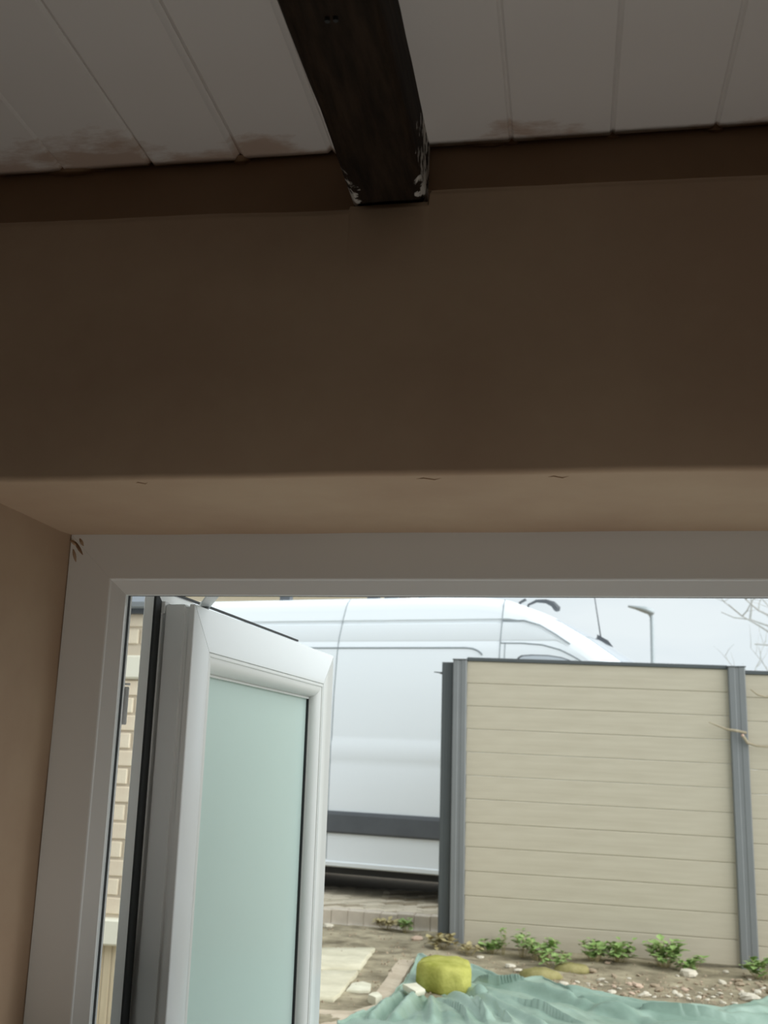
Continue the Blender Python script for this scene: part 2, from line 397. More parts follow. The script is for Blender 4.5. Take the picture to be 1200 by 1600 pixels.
# dark beam
mb = MB(); rings = []
for i in range(61):
    y = YB+0.001 + (1.063-YB)*(i/60)**0.6
    e = lambda k: 0.0022*nz3(y, k, 0, 5)+0.0012*nz3(y, k, 3, 22)
    xl, xr, zb = -0.2255+e(1), -0.1445+e(2), 2.0495+e(3)*.6
    zt = ZC+0.001
    rings.append([(xl, y, zt), (xl+e(5)*.5, y, zb+0.025), (xl, y, zb+0.006), (xl+0.006+e(6), y, zb), (-0.200, y, zb+e(7)*.5), (-0.170, y, zb+e(8)*.5),
                  (xr-0.007+e(9), y, zb), (xr, y, zb+0.008), (xr+e(10)*.5, y, zb+0.03), (xr+0.001, y, zt)])
mb.loft(rings); beam = auto_smooth(recalc(mb.build('ceiling_beam', 'beam')), 60)
tag(beam, 'rough near-black timber beam crossing the white plank ceiling, paint-flecked at its wall end', 'beam')
# two old nail holes on the underside
for (x, y) in ((-0.188, 0.745), (-0.181, 0.745)):
    mb = MB(); mb.tube([(x, y, 2.0455), (x, y, 2.053)], 0.0022, 8); mb.build('nail_head', 'gasket', beam)

sbox('roof_slab', 'roof_felt', XL-0.2, XR+0.2, YB-0.2, YO+0.05, 2.421, 2.47)

# added, unseen fill light built as a work lamp, brightening the room from below
wl = empty('added_fill_light', (0.05, 0.66, 0.0)); tag(wl, 'added yellow floor-standing fill light under the window, out of view, aimed at the ceiling', 'added fill light')
M['lamp_yellow'] = mat('lamp_yellow', (0.75, 0.48, 0.04), rough=0.45)
M['fill_lens'] = bpy.data.materials.new('fill_lens'); M['fill_lens'].use_nodes = True
_b = M['fill_lens'].node_tree.nodes['Principled BSDF']; _b.inputs['Emission Color'].default_value = (1, 0.95, 0.88, 1); _b.inputs['Emission Strength'].default_value = 4.0
MB().box(-0.16, 0.16, -0.11, 0.11, 0.30, 0.36, 0.012).build('fill_body', 'lamp_yellow', wl)
MB().box(-0.14, 0.14, -0.09, 0.09, 0.3605, 0.364).build('lamp_lens', 'fill_lens', wl)
for sx in (-1, 1):
    m_ = MB(); m_.tube([(sx*0.175, -0.13, 0.012), (sx*0.175, 0.13, 0.012)], 0.011, 8); m_.build('foot_bar', 'screw', wl)
    m_ = MB(); m_.tube([(sx*0.175, 0.0, 0.012), (sx*0.175, 0.0, 0.335), (sx*0.155, 0.0, 0.335)], 0.011, 8); m_.build('yoke_arm', 'screw', wl)
m_ = MB(); m_.tube([(-0.175, 0.0, 0.05), (0.175, 0.0, 0.05)], 0.010, 8); m_.build('cross_bar', 'screw', wl)
wlL = bpy.data.lights.new('added_fill_beam', 'AREA'); wlL.shape = 'RECTANGLE'; wlL.size = 0.27; wlL.size_y = 0.17; wlL.energy = 3.9; wlL.color = (1.0, 0.95, 0.88)
wlo = bpy.data.objects.new('added_fill_beam', wlL); COL.objects.link(wlo); wlo.parent = wl; wlo.location = (0, 0, 0.368); wlo.rotation_euler = (PI, 0, 0)

# ================================================================== WINDOW
win = struct(empty('window_1', (0.2, Y2, WZ0)))
def place(o, parent):
    """parent without moving the mesh that was written in world coordinates"""
    o.parent = parent; o.matrix_parent_inverse = parent.matrix_world.inverted(); return o
bpy.context.view_layer.update()

def frame_members(prof, T, W, H, names, material, gap=0.0002, closed=True):
    """four mitred members round a W x H rectangle; prof = (v inwards, w deep); T(s, t, w) -> world"""
    res = []
    def corner(k, v):
        return {0: (v, v), 1: (W-v, v), 2: (W-v, H-v), 3: (v, H-v)}[k]
    for k in range(4):
        a, b = k, (k+1) % 4
        R0, R1 = [], []
        for (v, w_) in prof:
            p, q = corner(a, v), corner(b, v)
            d = (q[0]-p[0], q[1]-p[1]); L = math.hypot(*d); d = (d[0]/L, d[1]/L)
            R0.append(T(p[0]+d[0]*gap, p[1]+d[1]*gap, w_)); R1.append(T(q[0]-d[0]*gap, q[1]-d[1]*gap, w_))
        mb = MB(); mb.loft([R0, R1], closed, closed)
        o = recalc(mb.build(names[k], material)); res.append(o)
    return res      # bottom, right, top, left  (t upwards)

# fixed outer frame: s along X, t along Z, w along +Y
FX0, FX1, FZ0, FZ1 = -0.646, 1.05, 0.752, 1.7405
TF = lambda s, t, w_: (FX0+s, Y2+w_, FZ0+t)
prof = [(0, 0), (0.0585, 0), (0.0600, 0.0006), (0.0612, 0.002), (0.0785, 0.0105), (0.0795, 0.0125), (0.0765, 0.025), (0.060, 0.0252), (0.060, 0.028),
        (0.040, 0.028), (0.040, 0.050), (0.0628, 0.0505), (0.0628, 0.070), (0, 0.070)]
for o in frame_members(prof, TF, FX1-FX0, FZ1-FZ0, ('frame_sill', 'frame_jamb', 'frame_head', 'frame_jamb'), 'upvc', 0.00008): place(o, win)
gp = [(0.062, 0.0253), (0.0772, 0.0253), (0.0776, 0.0300), (0.062, 0.0300)]
for o in frame_members(gp, TF, FX1-FX0, FZ1-FZ0, ('frame_gasket',)*4, 'gasket', 0.0): place(o, win)
# sill board inside, drip sill outside
place(MB().box(WX0+0.012, WX1-0.012, 0.99, Y2-0.001, WZ0+0.0005, WZ0+0.022, 0.005).build('window_sill', 'upvc'), win)
place(MB().box(FX0, FX1, Y2+0.071, YO+0.05, WZ0-0.02+0.021, WZ0+0.02, 0.004).build('drip_sill', 'upvc'), win)
# restrictor plate in the hinge rebate
hp = place(MB().box(-0.5935, -0.5780, 1.3815, 1.3845, 1.497, 1.547, 0.001).build('hinge_plate', 'steel'), win)
for z in (1.508, 1.537):
    s = MB(); s.tube([(-0.589, 1.3795, z), (-0.589, 1.3818, z)], 0.003, 10)
    o = s.build('screw', 'screw'); o.parent = hp; o.matrix_parent_inverse = hp.matrix_world.inverted()
place(MB().box(-0.594, -0.577, 1.3817, 1.384, 1.549, 1.552, 0.0005).build('hinge_end', 'upvc'), win)

def casement(origin, ang, side):
    """open sash. origin = hinge corner on the room-side face, ang = direction of its width, side = +1 face looks right"""
    U = Vector((math.cos(ang), math.sin(ang), 0)); N = Vector((U.y, -U.x, 0))*side
    W, H, ztop = 0.678, 0.85, 1.665
    O = Vector((origin[0], origin[1], ztop-H))
    def T(s, t, w_): return tuple(O + U*s + Vector((0, 0, t)) - N*w_)
    root = empty('casement_sash', tuple(O)); bpy.context.view_layer.update(); place(root, win); bpy.context.view_layer.update()
    P = [(0.0008, 0.0004), (0.0018, 0), (0.0592, 0), (0.0600, 0.0012), (0.0600, 0.024), (0.0560, 0.024), (0.0560, 0.050), (0.068, 0.050), (0.068, 0.066), (0.066, 0.070), (-0.015, 0.070), (-0.018, 0.068),
         (-0.018, 0.0545), (0.010, 0.0545), (0.010, 0.0480), (0.004, 0.0475), (0.004, 0.0440), (0.0, 0.0435), (0.0, 0.0160), (0.0035, 0.0150), (0.0035, 0.0085), (0.0, 0.0078), (0.0, 0.0012)]
    for o in frame_members(P, T, W, H, ('sash_rail', 'sash_stile', 'sash_rail', 'sash_stile'), 'upvc', 0.0007): place(auto_smooth(o, 30), root)
    B = [(0.0606, 0.0225), (0.0606, 0.0012), (0.0612, 0.0006), (0.0655, 0.0006), (0.0662, 0.0022), (0.0690, 0.0022)]
    for a in range(1, 7):
        t = a/6*PI/2; B.append((0.0690+0.0175*math.sin(t), 0.0022+0.0175*(1-math.cos(t))))
    B += [(0.0885, 0.0190), (0.0885, 0.0225)]
    for o in frame_members(B, T, W, H, ('glazing_bead',)*4, 'upvc_bead', 0.0002): place(auto_smooth(o, 30), root)
    G = [(0.0880, 0.0190), (0.0905, 0.0192), (0.0905, 0.0235), (0.0880, 0.0235)]
    for k, o in enumerate(frame_members(G, T, W, H, ('glazing_gasket',)*4, 'gasket', 0.0)):
        if k == 2: o.data.materials[0] = M['upvc_bead']
        place(o, root)
    # lip gasket (thicker on the hinge stile)
    LG = [(-0.0175, 0.0510), (-0.0175, 0.0545), (-0.0040, 0.0545), (-0.0040, 0.0490)]
    ms = frame_members(LG, T, W, H, ('lip_gasket',)*4, 'gasket', 0.0)
    ms[2].data.materials[0] = M['upvc_bead']
    for o in ms: place(o, root)
    # top seal that peeps over the rail, stops short of the corner
    c = [T(s, H+t, w_) for (s, t, w_) in ((0.0, 0.0190, .049), (0.0, 0.0225, .049), (0.0, 0.0225, .0515), (0.0, 0.0190, .0515))]
    d = [T(s, H+t, w_) for (s, t, w_) in ((0.60, 0.0190, .049), (0.60, 0.0225, .049), (0.60, 0.0225, .0515), (0.60, 0.0190, .0515))]
    m_ = MB(); m_.loft([c, d]); place(recalc(m_.build('top_seal', 'gasket')), root)
    # double pane with spacer
    def slab(name, m, v, w0, w1):
        a = [T(v, v, w0), T(W-v, v, w0), T(W-v, H-v, w0), T(v, H-v, w0)]; b = [T(v, v, w1), T(W-v, v, w1), T(W-v, H-v, w1), T(v, H-v, w1)]
        m_ = MB(); m_.loft([a, b]); return place(recalc(m_.build(name, m)), root)
    slab('pane', 'frosted', 0.062, 0.0236, 0.0276)
    S = [(0.062, 0.0278), (0.0875, 0.0278), (0.0875, 0.0498), (0.062, 0.0498)]
    for o in frame_members(S, T, W, H, ('spacer_bar',)*4, 'spacer', 0.0): place(o, root)
    # cut end of the hinge stile: pale plug in the hardware groove
    m_ = MB(); a = [T(0.0005, H-0.001, w_) for w_ in (0.0440, 0.0545)]
    pl = [T(-0.002, H+z, w_) for z, w_ in ((-0.012, .0455), (-0.012, .053), (0.004, .0535), (0.004, .0445))]
    pl2 = [T(0.0095, H+z, w_) for z, w_ in ((-0.012, .0455), (-0.012, .053), (0.004, .0535), (0.004, .0445))]
    m_.loft([pl, pl2]); place(recalc(m_.build('groove_plug', 'upvc')), root)
    return root, T, W, H
angS = math.atan2(2.097-1.421, -0.4535+0.507)
sashL, TL, SW, SH = casement((-0.507, 1.421), angS, 1)
sashR, TR, _, _ = casement((0.911, 1.421), PI-angS, -1)
# friction stay: arm from the rail to the head
def flat_bar(a, b, wd, th):
    a, b = Vector(a), Vector(b); d = (b-a).normalized(); s = d.cross(Vector((0, 0, 1))).normalized()*wd/2; t = Vector((0, 0, th/2))
    m_ = MB(); m_.loft([[p-s-t, p+s-t, p+s+t, p-s+t] for p in (a, b)]); return m_
for sgn in (1, -1):
    mx = lambda x: x if sgn == 1 else 0.404-x
    st = flat_bar((mx(-0.530), 1.520, 1.6745), (mx(-0.462), 1.372, 1.6745), 0.016, 0.003)
    arm = place(recalc(st.build('friction_stay', 'steel')), win)
    m_ = MB(); m_.tube([(mx(-0.520), 1.500, 1.668), (mx(-0.520), 1.500, 1.681)], 0.006, 12)
    o = m_.build('stay_rivet', 'screw'); o.parent = arm

# plaster flakes stuck at the frame's top corner
for (x, z, a, L, k) in ((-0.634, 1.722, -0.95, 0.022, 1), (-0.639, 1.712, -1.25, 0.018, 2), (-0.631, 1.730, -1.0, 0.012, 3), (-0.641, 1.729, -0.6, 0.014, 4)):
    m_ = MB(); rings = []
    for i in range(6):
        t = i/5; wdt = 0.0022*math.sin(PI*(t*.85+.12))+0.0003
        cx, cz = x+math.cos(a)*L*(t-.5), z+math.sin(a)*L*(t-.5)
        rings.append([(cx-wdt*math.sin(a), Y2+0.0002, cz+wdt*math.cos(a)), (cx, Y2-0.0025*math.sin(PI*t)-0.0005, cz), (cx+wdt*math.sin(a), Y2+0.0002, cz-wdt*math.cos(a))])
    m_.loft(rings); o = recalc(m_.build('plaster_flake', 'plaster' if k != 1 else 'plaster_dark')); o.parent = wall

for (x, L) in ((-0.135, 0.030), (-0.005, 0.024), (-0.445, 0.016)):
    m_ = MB(); m_.tube([(x-L/2, Y1+0.016, WZ1-0.0005), (x-L*.2, Y1+0.011, WZ1-0.001), (x+L*.15, Y1+0.018, WZ1-0.001), (x+L/2, Y1+0.012, WZ1-0.0004)], [.0004, .0012, .0010, .0004], 5)
    o = m_.build('plaster_scuff', 'plaster_dark'); o.parent = wall
# ================================================================== GARDEN
def gz(x, y):
    """ground height: falls a little to the right, hummocky"""
    b = 0.352 - 0.0186*x
    b += 0.018*nz3(x, y, 0, 1.7) + 0.010*nz3(x, y, 5, 5.0) + 0.004*nz3(x, y, 9, 17)
    if y > 6.4: b += min(1, (y-6.4)/0.9)*0.010
    if y < 3.0: b -= 0.0
    return b
mb = MB(); nx, ny = 150, 170
gx0, gx1, gy0, gy1 = -6.0, 6.0, YO-0.02, 7.86
def gcoord(i, n, a, b, c, k):      # denser around c
    t = i/n; return a+(b-a)*t
xsG = [-6, -5, -4.2, -3.4, -2.8] + [-2.4+i*0.03 for i in range(0, 141)] + [2.2, 2.8, 3.6, 4.6, 6]
ysG = [gy0, 2.0, 2.6, 3.2, 3.8, 4.2] + [4.5+i*0.03 for i in range(0, 110)] + [7.81]
for y in ysG:
    for x in xsG: mb.v.append((x, y, gz(x, y)))
kx = len(xsG)
for j in range(len(ysG)-1):
    for i in range(kx-1):
        a = j*kx+i; mb.f.append((a, a+1, a+1+kx, a+kx))
ground = struct(mb.build('ground', 'soil', smooth=True))

# driveway beyond: bed, then single pavers where they can be seen, kerb setts along the edge
ZD = lambda x: 0.452 - 0.0140*x
mb = MB(); mb.v += [(-40, 7.84, ZD(-1)), (30, 7.84, ZD(-1)-0.2), (60, 120, ZD(0)-0.3), (-60, 120, ZD(0)-0.3), (-40, 7.84, 0.1), (30, 7.84, 0.1)]
drive_pts = []
mb = MB()
for y in (7.84, 12.0, 130.0):
    for x in (-70.0, -10.0, 10.0, 70.0):
        mb.v.append((x, y, ZD(max(-10, min(10, x)))-0.028))
for j in range(2):
    for i in range(3):
        a = j*4+i; mb.f.append((a, a+1, a+5, a+4))
drive = struct(mb.build('driveway', 'drive'))
pm = {}
for k, mm in enumerate(('paver', 'paver2', 'paver3')):
    m_ = MB().box(-0.094, 0.094, -0.044, 0.044, -0.028, 0.0, 0.006); o = m_.build('paver', mm); pm[k] = o.data
    bpy.data.objects.remove(o, do_unlink=True)
rnd = random.Random(5)
ca, sa = math.cos(math.radians(52)), math.sin(math.radians(52))
npv = 0
for j in range(-40, 40):
    for i in range(-20, 20):
        px_, py_ = i*0.2+(j % 2)*0.1, j*0.1
        x = -1.45+px_*ca-py_*sa; y = 8.45+px_*sa+py_*ca
        if -2.45 < x < -0.40 and 7.99 < y < 9.35:
            o = bpy.data.objects.new('paver', pm[1 if rnd.random() < .4 else (2 if rnd.random() < .3 else 0)]); COL.objects.link(o)
            o.location = (x, y, ZD(x)+0.001+rnd.uniform(-0.003, 0.003)); o.rotation_euler = (rnd.uniform(-.01, .01), 0.014+rnd.uniform(-.01, .01), math.radians(52))
            o.parent = drive; npv += 1
kerb = struct(empty('trim_1', (0, 7.86, 0.3)))
kb = MB().box(-0.0580, 0.0580, -0.055, 0.055, -0.14, 0.0, 0.005); ko = kb.build('kerb_sett', 'kerb'); kme = ko.data; bpy.data.objects.remove(ko, do_unlink=True)
for i in range(36):
    x = -2.75+i*0.117
    o = bpy.data.objects.new('kerb_sett', kme); COL.objects.link(o); o.parent = kerb
    o.location = (x, 0.02+rnd.uniform(-.004, .004), ZD(x)+0.006+rnd.uniform(-.004, .004)-0.3); o.rotation_euler = (rnd.uniform(-.02, .02), 0.014, rnd.uniform(-.02, .02))

# added, unseen daylight reflectors: pale wall face and concrete path below it
skin = struct(empty('wall_bounce', (0, YO, 0))); bpy.context.view_layer.update()
for a in ((XL-0.1, FX0-0.01, YO+0.0005, YO+0.02, 0.2, 2.42), (FX1+0.01, XR+0.1, YO+0.0005, YO+0.02, 0.2, 2.42), (FX0-0.01, FX1+0.01, YO+0.0005, YO+0.02, 0.2, WZ0-0.001), (FX0-0.01, FX1+0.01, YO+0.0005, YO+0.02, 1.742, 2.42)):
    place(MB().box(*a).build('bounce_panel', 'white_render'), skin)
sbox('bounce_path', 'concrete', -4.0, 4.0, YO+0.021, 4.0, 0.25, 0.40, c=0.01)  # added slab out of view, pale to bounce daylight upward
# ---------------------------------------------------------------- fence
FY = 7.25
fence = empty('composite_fence', (0, FY, 0.34))
tag(fence, 'beige horizontal board fence with dark grey metal posts and top rail', 'fence')
bpy.context.view_layer.update()
fzb = lambda x: 0.3635-0.0186*x
tilt = math.atan(0.0186)
def fpost(x0, x1, y0, y1, z0, z1, m):
    mb = MB(); w_ = x1-x0; c = 0.006
    # front with a shallow central channel
    pr = [(x0, y1), (x0, y0+c), (x0+c, y0), (x0+w_*.36, y0), (x0+w_*.40, y0+0.003), (x0+w_*.60, y0+0.003), (x0+w_*.64, y0), (x1-c, y0), (x1, y0+c), (x1, y1)]
    mb.loft([[(p[0], p[1], z) for p in pr] for z in (z0, z1)])
    return place(recalc(mb.build('fence_post', m)), fence)
pA = fpost(-0.744, -0.652, 7.225, 7.325, 0.22, 2.176, 'post')
pB = fpost(-0.822, -0.7445, 7.262, 7.335, 0.22, 2.163, 'post_dark')
pC = fpost(1.030, 1.136, 7.225, 7.325, 0.18, 2.153, 'post')
pD = fpost(2.90, 3.006, 7.225, 7.325, 0.14, 2.10, 'post')
for p_, (x0, x1, z) in ((pA, (-0.748, -0.648, 2.176)), (pC, (1.024, 1.142, 2.153)), (pD, (2.896, 3.010, 2.10))):
    o = MB().box(x0, x1, 7.220, 7.330, z+0.0003, z+0.007, 0.002).build('post_cap', 'post_dark'); o.parent = p_; o.matrix_parent_inverse = p_.matrix_world.inverted()
def board_mesh(L):
    mb = MB(); h = 0.1485
    pr = [(-0.010, 0.004), (-0.0065, 0.0), (0.010, 0.0), (0.010, h), (-0.0065, h), (-0.010, h-0.004)]
    mb.loft([[(x, p[0], p[1]) for p in pr] for x in (0, L)])
    o = recalc(mb.build('fence_board', 'board')); me = o.data; bpy.data.objects.remove(o, do_unlink=True); return me
for (xa, xb, drop) in ((-0.6525, 1.031, 0.0), (1.135, 2.901, 0.028)):
    me = board_mesh((xb-xa)/math.cos(tilt))
    for k in range(12):
        o = bpy.data.objects.new('fence_board', me); COL.objects.link(o)
        o.location = (xa, FY+0.02, fzb(xa)+0.003-drop+0.1497*k); o.rotation_euler = (0, tilt, 0); place(o, fence)
    mb = MB().box(0, (xb-xa)/math.cos(tilt), -0.022, 0.022, 0.0, 0.026, 0.004); o = mb.build('top_rail', 'post_dark')
    o.location = (xa, FY+0.02, fzb(xa)+0.003-drop+0.1497*12-0.004); o.rotation_euler = (0, tilt, 0); bpy.context.view_layer.update(); place(o, fence)
# a bolt end sticking out of the dark post
mb = MB(); mb.tube([(-0.880, 7.30, 2.099), (-0.845, 7.30, 2.096), (-0.8225, 7.30, 2.092)], [0.003, 0.004, 0.010], 8); place(mb.build('bolt', 'screw'), fence)

# ---------------------------------------------------------------- flagstones and loose stones
def stone_from_outline(name, pts, ztop, thick, m, label, cat='stone', group=None, rough_=0.006, seed=0):
    rr = random.Random(seed); n = len(pts)
    cx = sum(p[0] for p in pts)/n; cy = sum(p[1] for p in pts)/n
    # subdivide the outline
    O = []
    for i in range(n):
        a, b = pts[i], pts[(i+1) % n]
        L = math.hypot(b[0]-a[0], b[1]-a[1]); k = max(2, int(L/0.07))
        for j in range(k):
            t = j/k; O.append((a[0]+(b[0]-a[0])*t+rr.uniform(-rough_, rough_), a[1]+(b[1]-a[1])*t+rr.uniform(-rough_, rough_)))
    def ring(s, z): return [(cx+(p[0]-cx)*s-cx, cy+(p[1]-cy)*s-cy, z+rr.uniform(-.25, .25)*rough_) for p in O]
    ins = 0.965
    rings = [ring(0.94, -thick), ring(1.0, -thick*.55), ring(1.0, -thick*.16), ring(ins, 0.0), ring(0.6, 0.002), ring(0.2, 0.001)]
    mb = MB(); mb.loft(rings); o = auto_smooth(recalc(mb.build(name, m, loc=(cx, cy, ztop))), 50)
    return tag(o, label, cat, group)
stone_from_outline('flagstone', [(-1.70, 6.60), (-1.448, 6.783), (-1.157, 6.891), (-1.123, 6.184), (-1.55, 6.043)], 0.392, 0.07, 'slab', 'pale flagstone nearest the kerb, left of the mossy stone', 'flagstone', seed=1)
stone_from_outline('flagstone', [(-1.54, 5.985), (-1.121, 6.135), (-1.087, 5.50), (-1.10, 5.37), (-1.36, 5.34)], 0.390, 0.075, 'slab', 'pale flagstone with a worn corner in front of the one by the kerb', 'flagstone', seed=2)
stone_from_outline('flagstone', [(-0.978, 6.696), (-0.888, 6.752), (-0.848, 5.56), (-0.862, 5.462), (-0.942, 5.52), (-0.955, 6.021)], 0.376, 0.06, 'slab_pink', 'long narrow buff edging stone beside the green sheet', 'flagstone', seed=3)
stone_from_outline('flagstone', [(-1.36, 5.150), (-0.907, 5.230), (-0.875, 5.42), (-0.842, 5.40), (-0.828, 4.877), (-1.25, 4.70)], 0.372, 0.06, 'slab_pink', 'cracked buff flagstone at the bottom edge beside the sash', 'flagstone', seed=4)
stone_from_outline('stone', [(-1.085, 5.606), (-1.091, 5.769), (-1.050, 5.850), (-0.991, 5.802), (-0.962, 5.615)], 0.385, 0.05, 'stone_pale', 'flat pale stone lying between the flagstones and the edging stone', seed=5)
stone_from_outline('stone', [(-0.945, 5.435), (-0.930, 5.508), (-0.905, 5.515), (-0.876, 5.440), (-0.895, 5.385)], 0.402, 0.05, 'stone_pale', 'small cream stone at the near end of the edging stone', seed=6, rough_=.003)
# mossy block
mb = MB(); rings = []
mo = [(-0.15, -0.05), (-0.135, 0.13), (-0.07, 0.20), (0.05, 0.21), (0.115, 0.13), (0.15, -0.10), (0.10, -0.17), (0.0, -0.185), (-0.10, -0.13)]
def sub(l, k):
    o_ = []
    for i in range(len(l)):
        a, b = l[i], l[(i+1) % len(l)]
        for j in range(k):
            t = j/k; o_.append((a[0]+(b[0]-a[0])*t, a[1]+(b[1]-a[1])*t))
    return o_
MO = sub(mo, 4)
for (s, z) in ((0.92, 0.0), (0.99, 0.03), (1.0, 0.07), (0.985, 0.105), (0.95, 0.130), (0.88, 0.143), (0.65, 0.150), (0.35, 0.153), (0.1, 0.154)):
    rings.append([(x*s+0.012*nz3(x, y, z, 9), y*s+0.012*nz3(x+4, y, z, 9), z+0.010*nz3(x*s, y*s, z+2, 11)) for x, y in MO])
mb.loft(rings); o = recalc(mb.build('mossy_stone', 'moss', smooth=True, loc=(-0.625, 5.90, 0.352)))
tag(o, 'block of stone covered in yellow-green moss at the corner of the green sheet', 'stone')
for (x, y, s, k) in ((0.02, 6.72, 0.065, 1), (-0.15, 6.42, 0.075, 2)):
    mb = MB(); rings = []
    for (a, z) in ((1.0, -0.03), (1.0, 0.0), (.8, .03), (.4, .045), (.1, .048)):
        rings.append([(s*1.6*a*math.cos(t*PI/8)*(1+.2*nz3(math.cos(t*PI/8), k, z, 2)), s*a*math.sin(t*PI/8)*(1+.2*nz3(t, k, 0, 1)), z*.7+.014*nz3(t*.7, a*2, k, 1.1)) for t in range(16)])
    mb.loft(rings); o = recalc(mb.build('moss_cushion', 'moss_dry', smooth=True, loc=(x, y, gz(x, y)+0.012)))
    tag(o, ('rear' if k == 1 else 'front')+' cushion of dull olive moss on the soil behind the green sheet', 'moss')

# ---------------------------------------------------------------- green sheet
edge = [(-0.96, 4.80), (-0.86, 5.20), (-0.835, 5.42), (-0.822, 5.80), (-0.845, 6.35), (-0.855, 6.58), (-0.80, 6.50), (-0.70, 6.35), (-0.60, 6.33), (-0.536, 6.40), (-0.45, 6.32), (-0.368, 6.226), (-0.244, 6.121), (-0.147, 6.235),
        (-0.078, 6.089), (-0.012, 5.95), (0.193, 5.915), (0.363, 5.875), (0.526, 5.82), (0.728, 5.868), (0.869, 6.004), (1.005, 6.176), (1.2, 6.30), (1.6, 6.35), (2.1, 6.30)]
FOLDS = [[(-0.512, 6.094), (-0.368, 5.961), (-0.156, 5.929)], [(-0.254, 5.605), (-0.114, 5.458), (0.058, 5.177)], [(0.199, 5.631), (0.445, 5.565), (0.809, 5.515)],
         [(-0.51, 5.711), (-0.365, 5.662)], [(-0.454, 5.421), (-0.389, 5.232), (-0.353, 5.049)], [(-0.337, 5.459), (-0.244, 5.083)], [(-0.6, 5.523), (-0.484, 5.27), (-0.434, 5.024)]]
def fold_z(x, y):
    z = 0.0
    for F in FOLDS:
        best = 9; sgn = 1; along = 0
        for k in range(len(F)-1):
            (ax, ay), (bx, by) = F[k], F[k+1]; dx, dy = bx-ax, by-ay; L = math.hypot(dx, dy)
            s = max(0, min(1, ((x-ax)*dx+(y-ay)*dy)/L**2)); ex, ey = x-ax-dx*s, y-ay-dy*s; d = math.hypot(ex, ey)
            if d < best: best = d; sgn = 1 if dx*ey-dy*ex > 0 else -1; along = (k+s)/(len(F)-1)
        if best < 0.12:
            t = sgn*best; env = math.sin(PI*(0.06+0.88*along))
            # a lap: rises gently from the far side, drops sharply on the near side
            z += env*(0.034*math.exp(-t/0.05) if t > 0 else -0.014*math.exp(t/0.03))
    return z
def tarp_z(x, y, t):
    z = gz(x, y)+0.030
    # long creases fanning from the stone
    for (ax, ay, bx, by, h, wd) in ((-0.5, 6.2, 0.0, 5.72, .030, .035), (-0.45, 6.05, 0.35, 5.45, .034, .04), (0.0, 5.80, 0.70, 5.62, .03, .03), (0.15, 5.55, 1.3, 5.60, .030, .045), (-0.62, 5.75, -0.35, 5.15, .03, .03),
                                    (-0.72, 5.6, -0.75, 5.0, .035, .03), (-0.80, 5.5, -0.85, 5.0, .03, .022), (-0.5, 5.8, -0.10, 5.1, .026, .03), (0.4, 5.4, 1.2, 5.2, .03, .05), (-0.65, 5.5, -0.58, 5.0, .03, .025), (0.75, 5.75, 1.2, 5.95, .025, .03)):
        dx, dy = bx-ax, by-ay; L2 = dx*dx+dy*dy; s = ((x-ax)*dx+(y-ay)*dy)/L2; sc = max(0, min(1, s))
        d = math.hypot(x-ax-dx*sc, y-ay-dy*sc)
        z += h*math.exp(-(d/wd)**2)*(0.6+0.4*math.sin(PI*sc))
        z -= h*0.5*math.exp(-((d-wd*1.6)/wd)**2)
    z += fold_z(x, y)
    z -= 0.045*math.exp(-(((x+0.625)/.16)**2+((y-5.72)/.12)**2))
    q1 = nz3(x+.5*y, y*.6, 4, 4.5); q2 = nz3(x*.7, y+.3*x, 14, 7.0)
    z += 0.012*nz3(x, y, 4, 3.2)+0.030*max(0, 0.22-abs(q1))+0.022*max(0, 0.2-abs(q2))
    return z
mb = MB(); nt_, ns_ = 130, 300
for i in range(ns_+1):
    q = i/ns_*(len(edge)-1); k = min(int(q), len(edge)-2); t = q-k
    ex = edge[k][0]+(edge[k+1][0]-edge[k][0])*t; ey = edge[k][1]+(edge[k+1][1]-edge[k][1])*t
    # target on the hidden near edge
    fx = -0.80+(i/ns_)*2.9; fy = 3.9
    for j in range(nt_+1):
        s = (j/nt_)**1.25
        x = ex+(fx-ex)*s; y = ey+(fy-ey)*s
        roll = 0.022*math.exp(-((j-2.5)/2.0)**2)*(0.6+0.8*nz3(x, y, 2, 4))
        zz = tarp_z(x, y, s)+max(0, roll)
        if j == 0: zz = gz(x, y)+0.004
        mb.v.append((x, y, zz))
for i in range(ns_):
    for j in range(nt_):
        a = i*(nt_+1)+j; mb.f.append((a, a+1, a+nt_+2, a+nt_+1))
tp = recalc(mb.build('tarpaulin', 'tarp', smooth=True))
so = tp.modifiers.new('thick', 'SOLIDIFY'); so.thickness = 0.002; so.offset = 1
tag(tp, 'creased pale green plastic sheet spread over the soil in front of the fence', 'tarpaulin')

stone_from_outline('stone', [(-0.801, 5.605), (-0.742, 5.657), (-0.675, 5.507), (-0.715, 5.439)], tarp_z(-0.735, 5.55, 0)+0.022, 0.025, 'stone_pale', 'flat yellowish stone weighing down the edge of the green sheet', seed=7, rough_=.003)
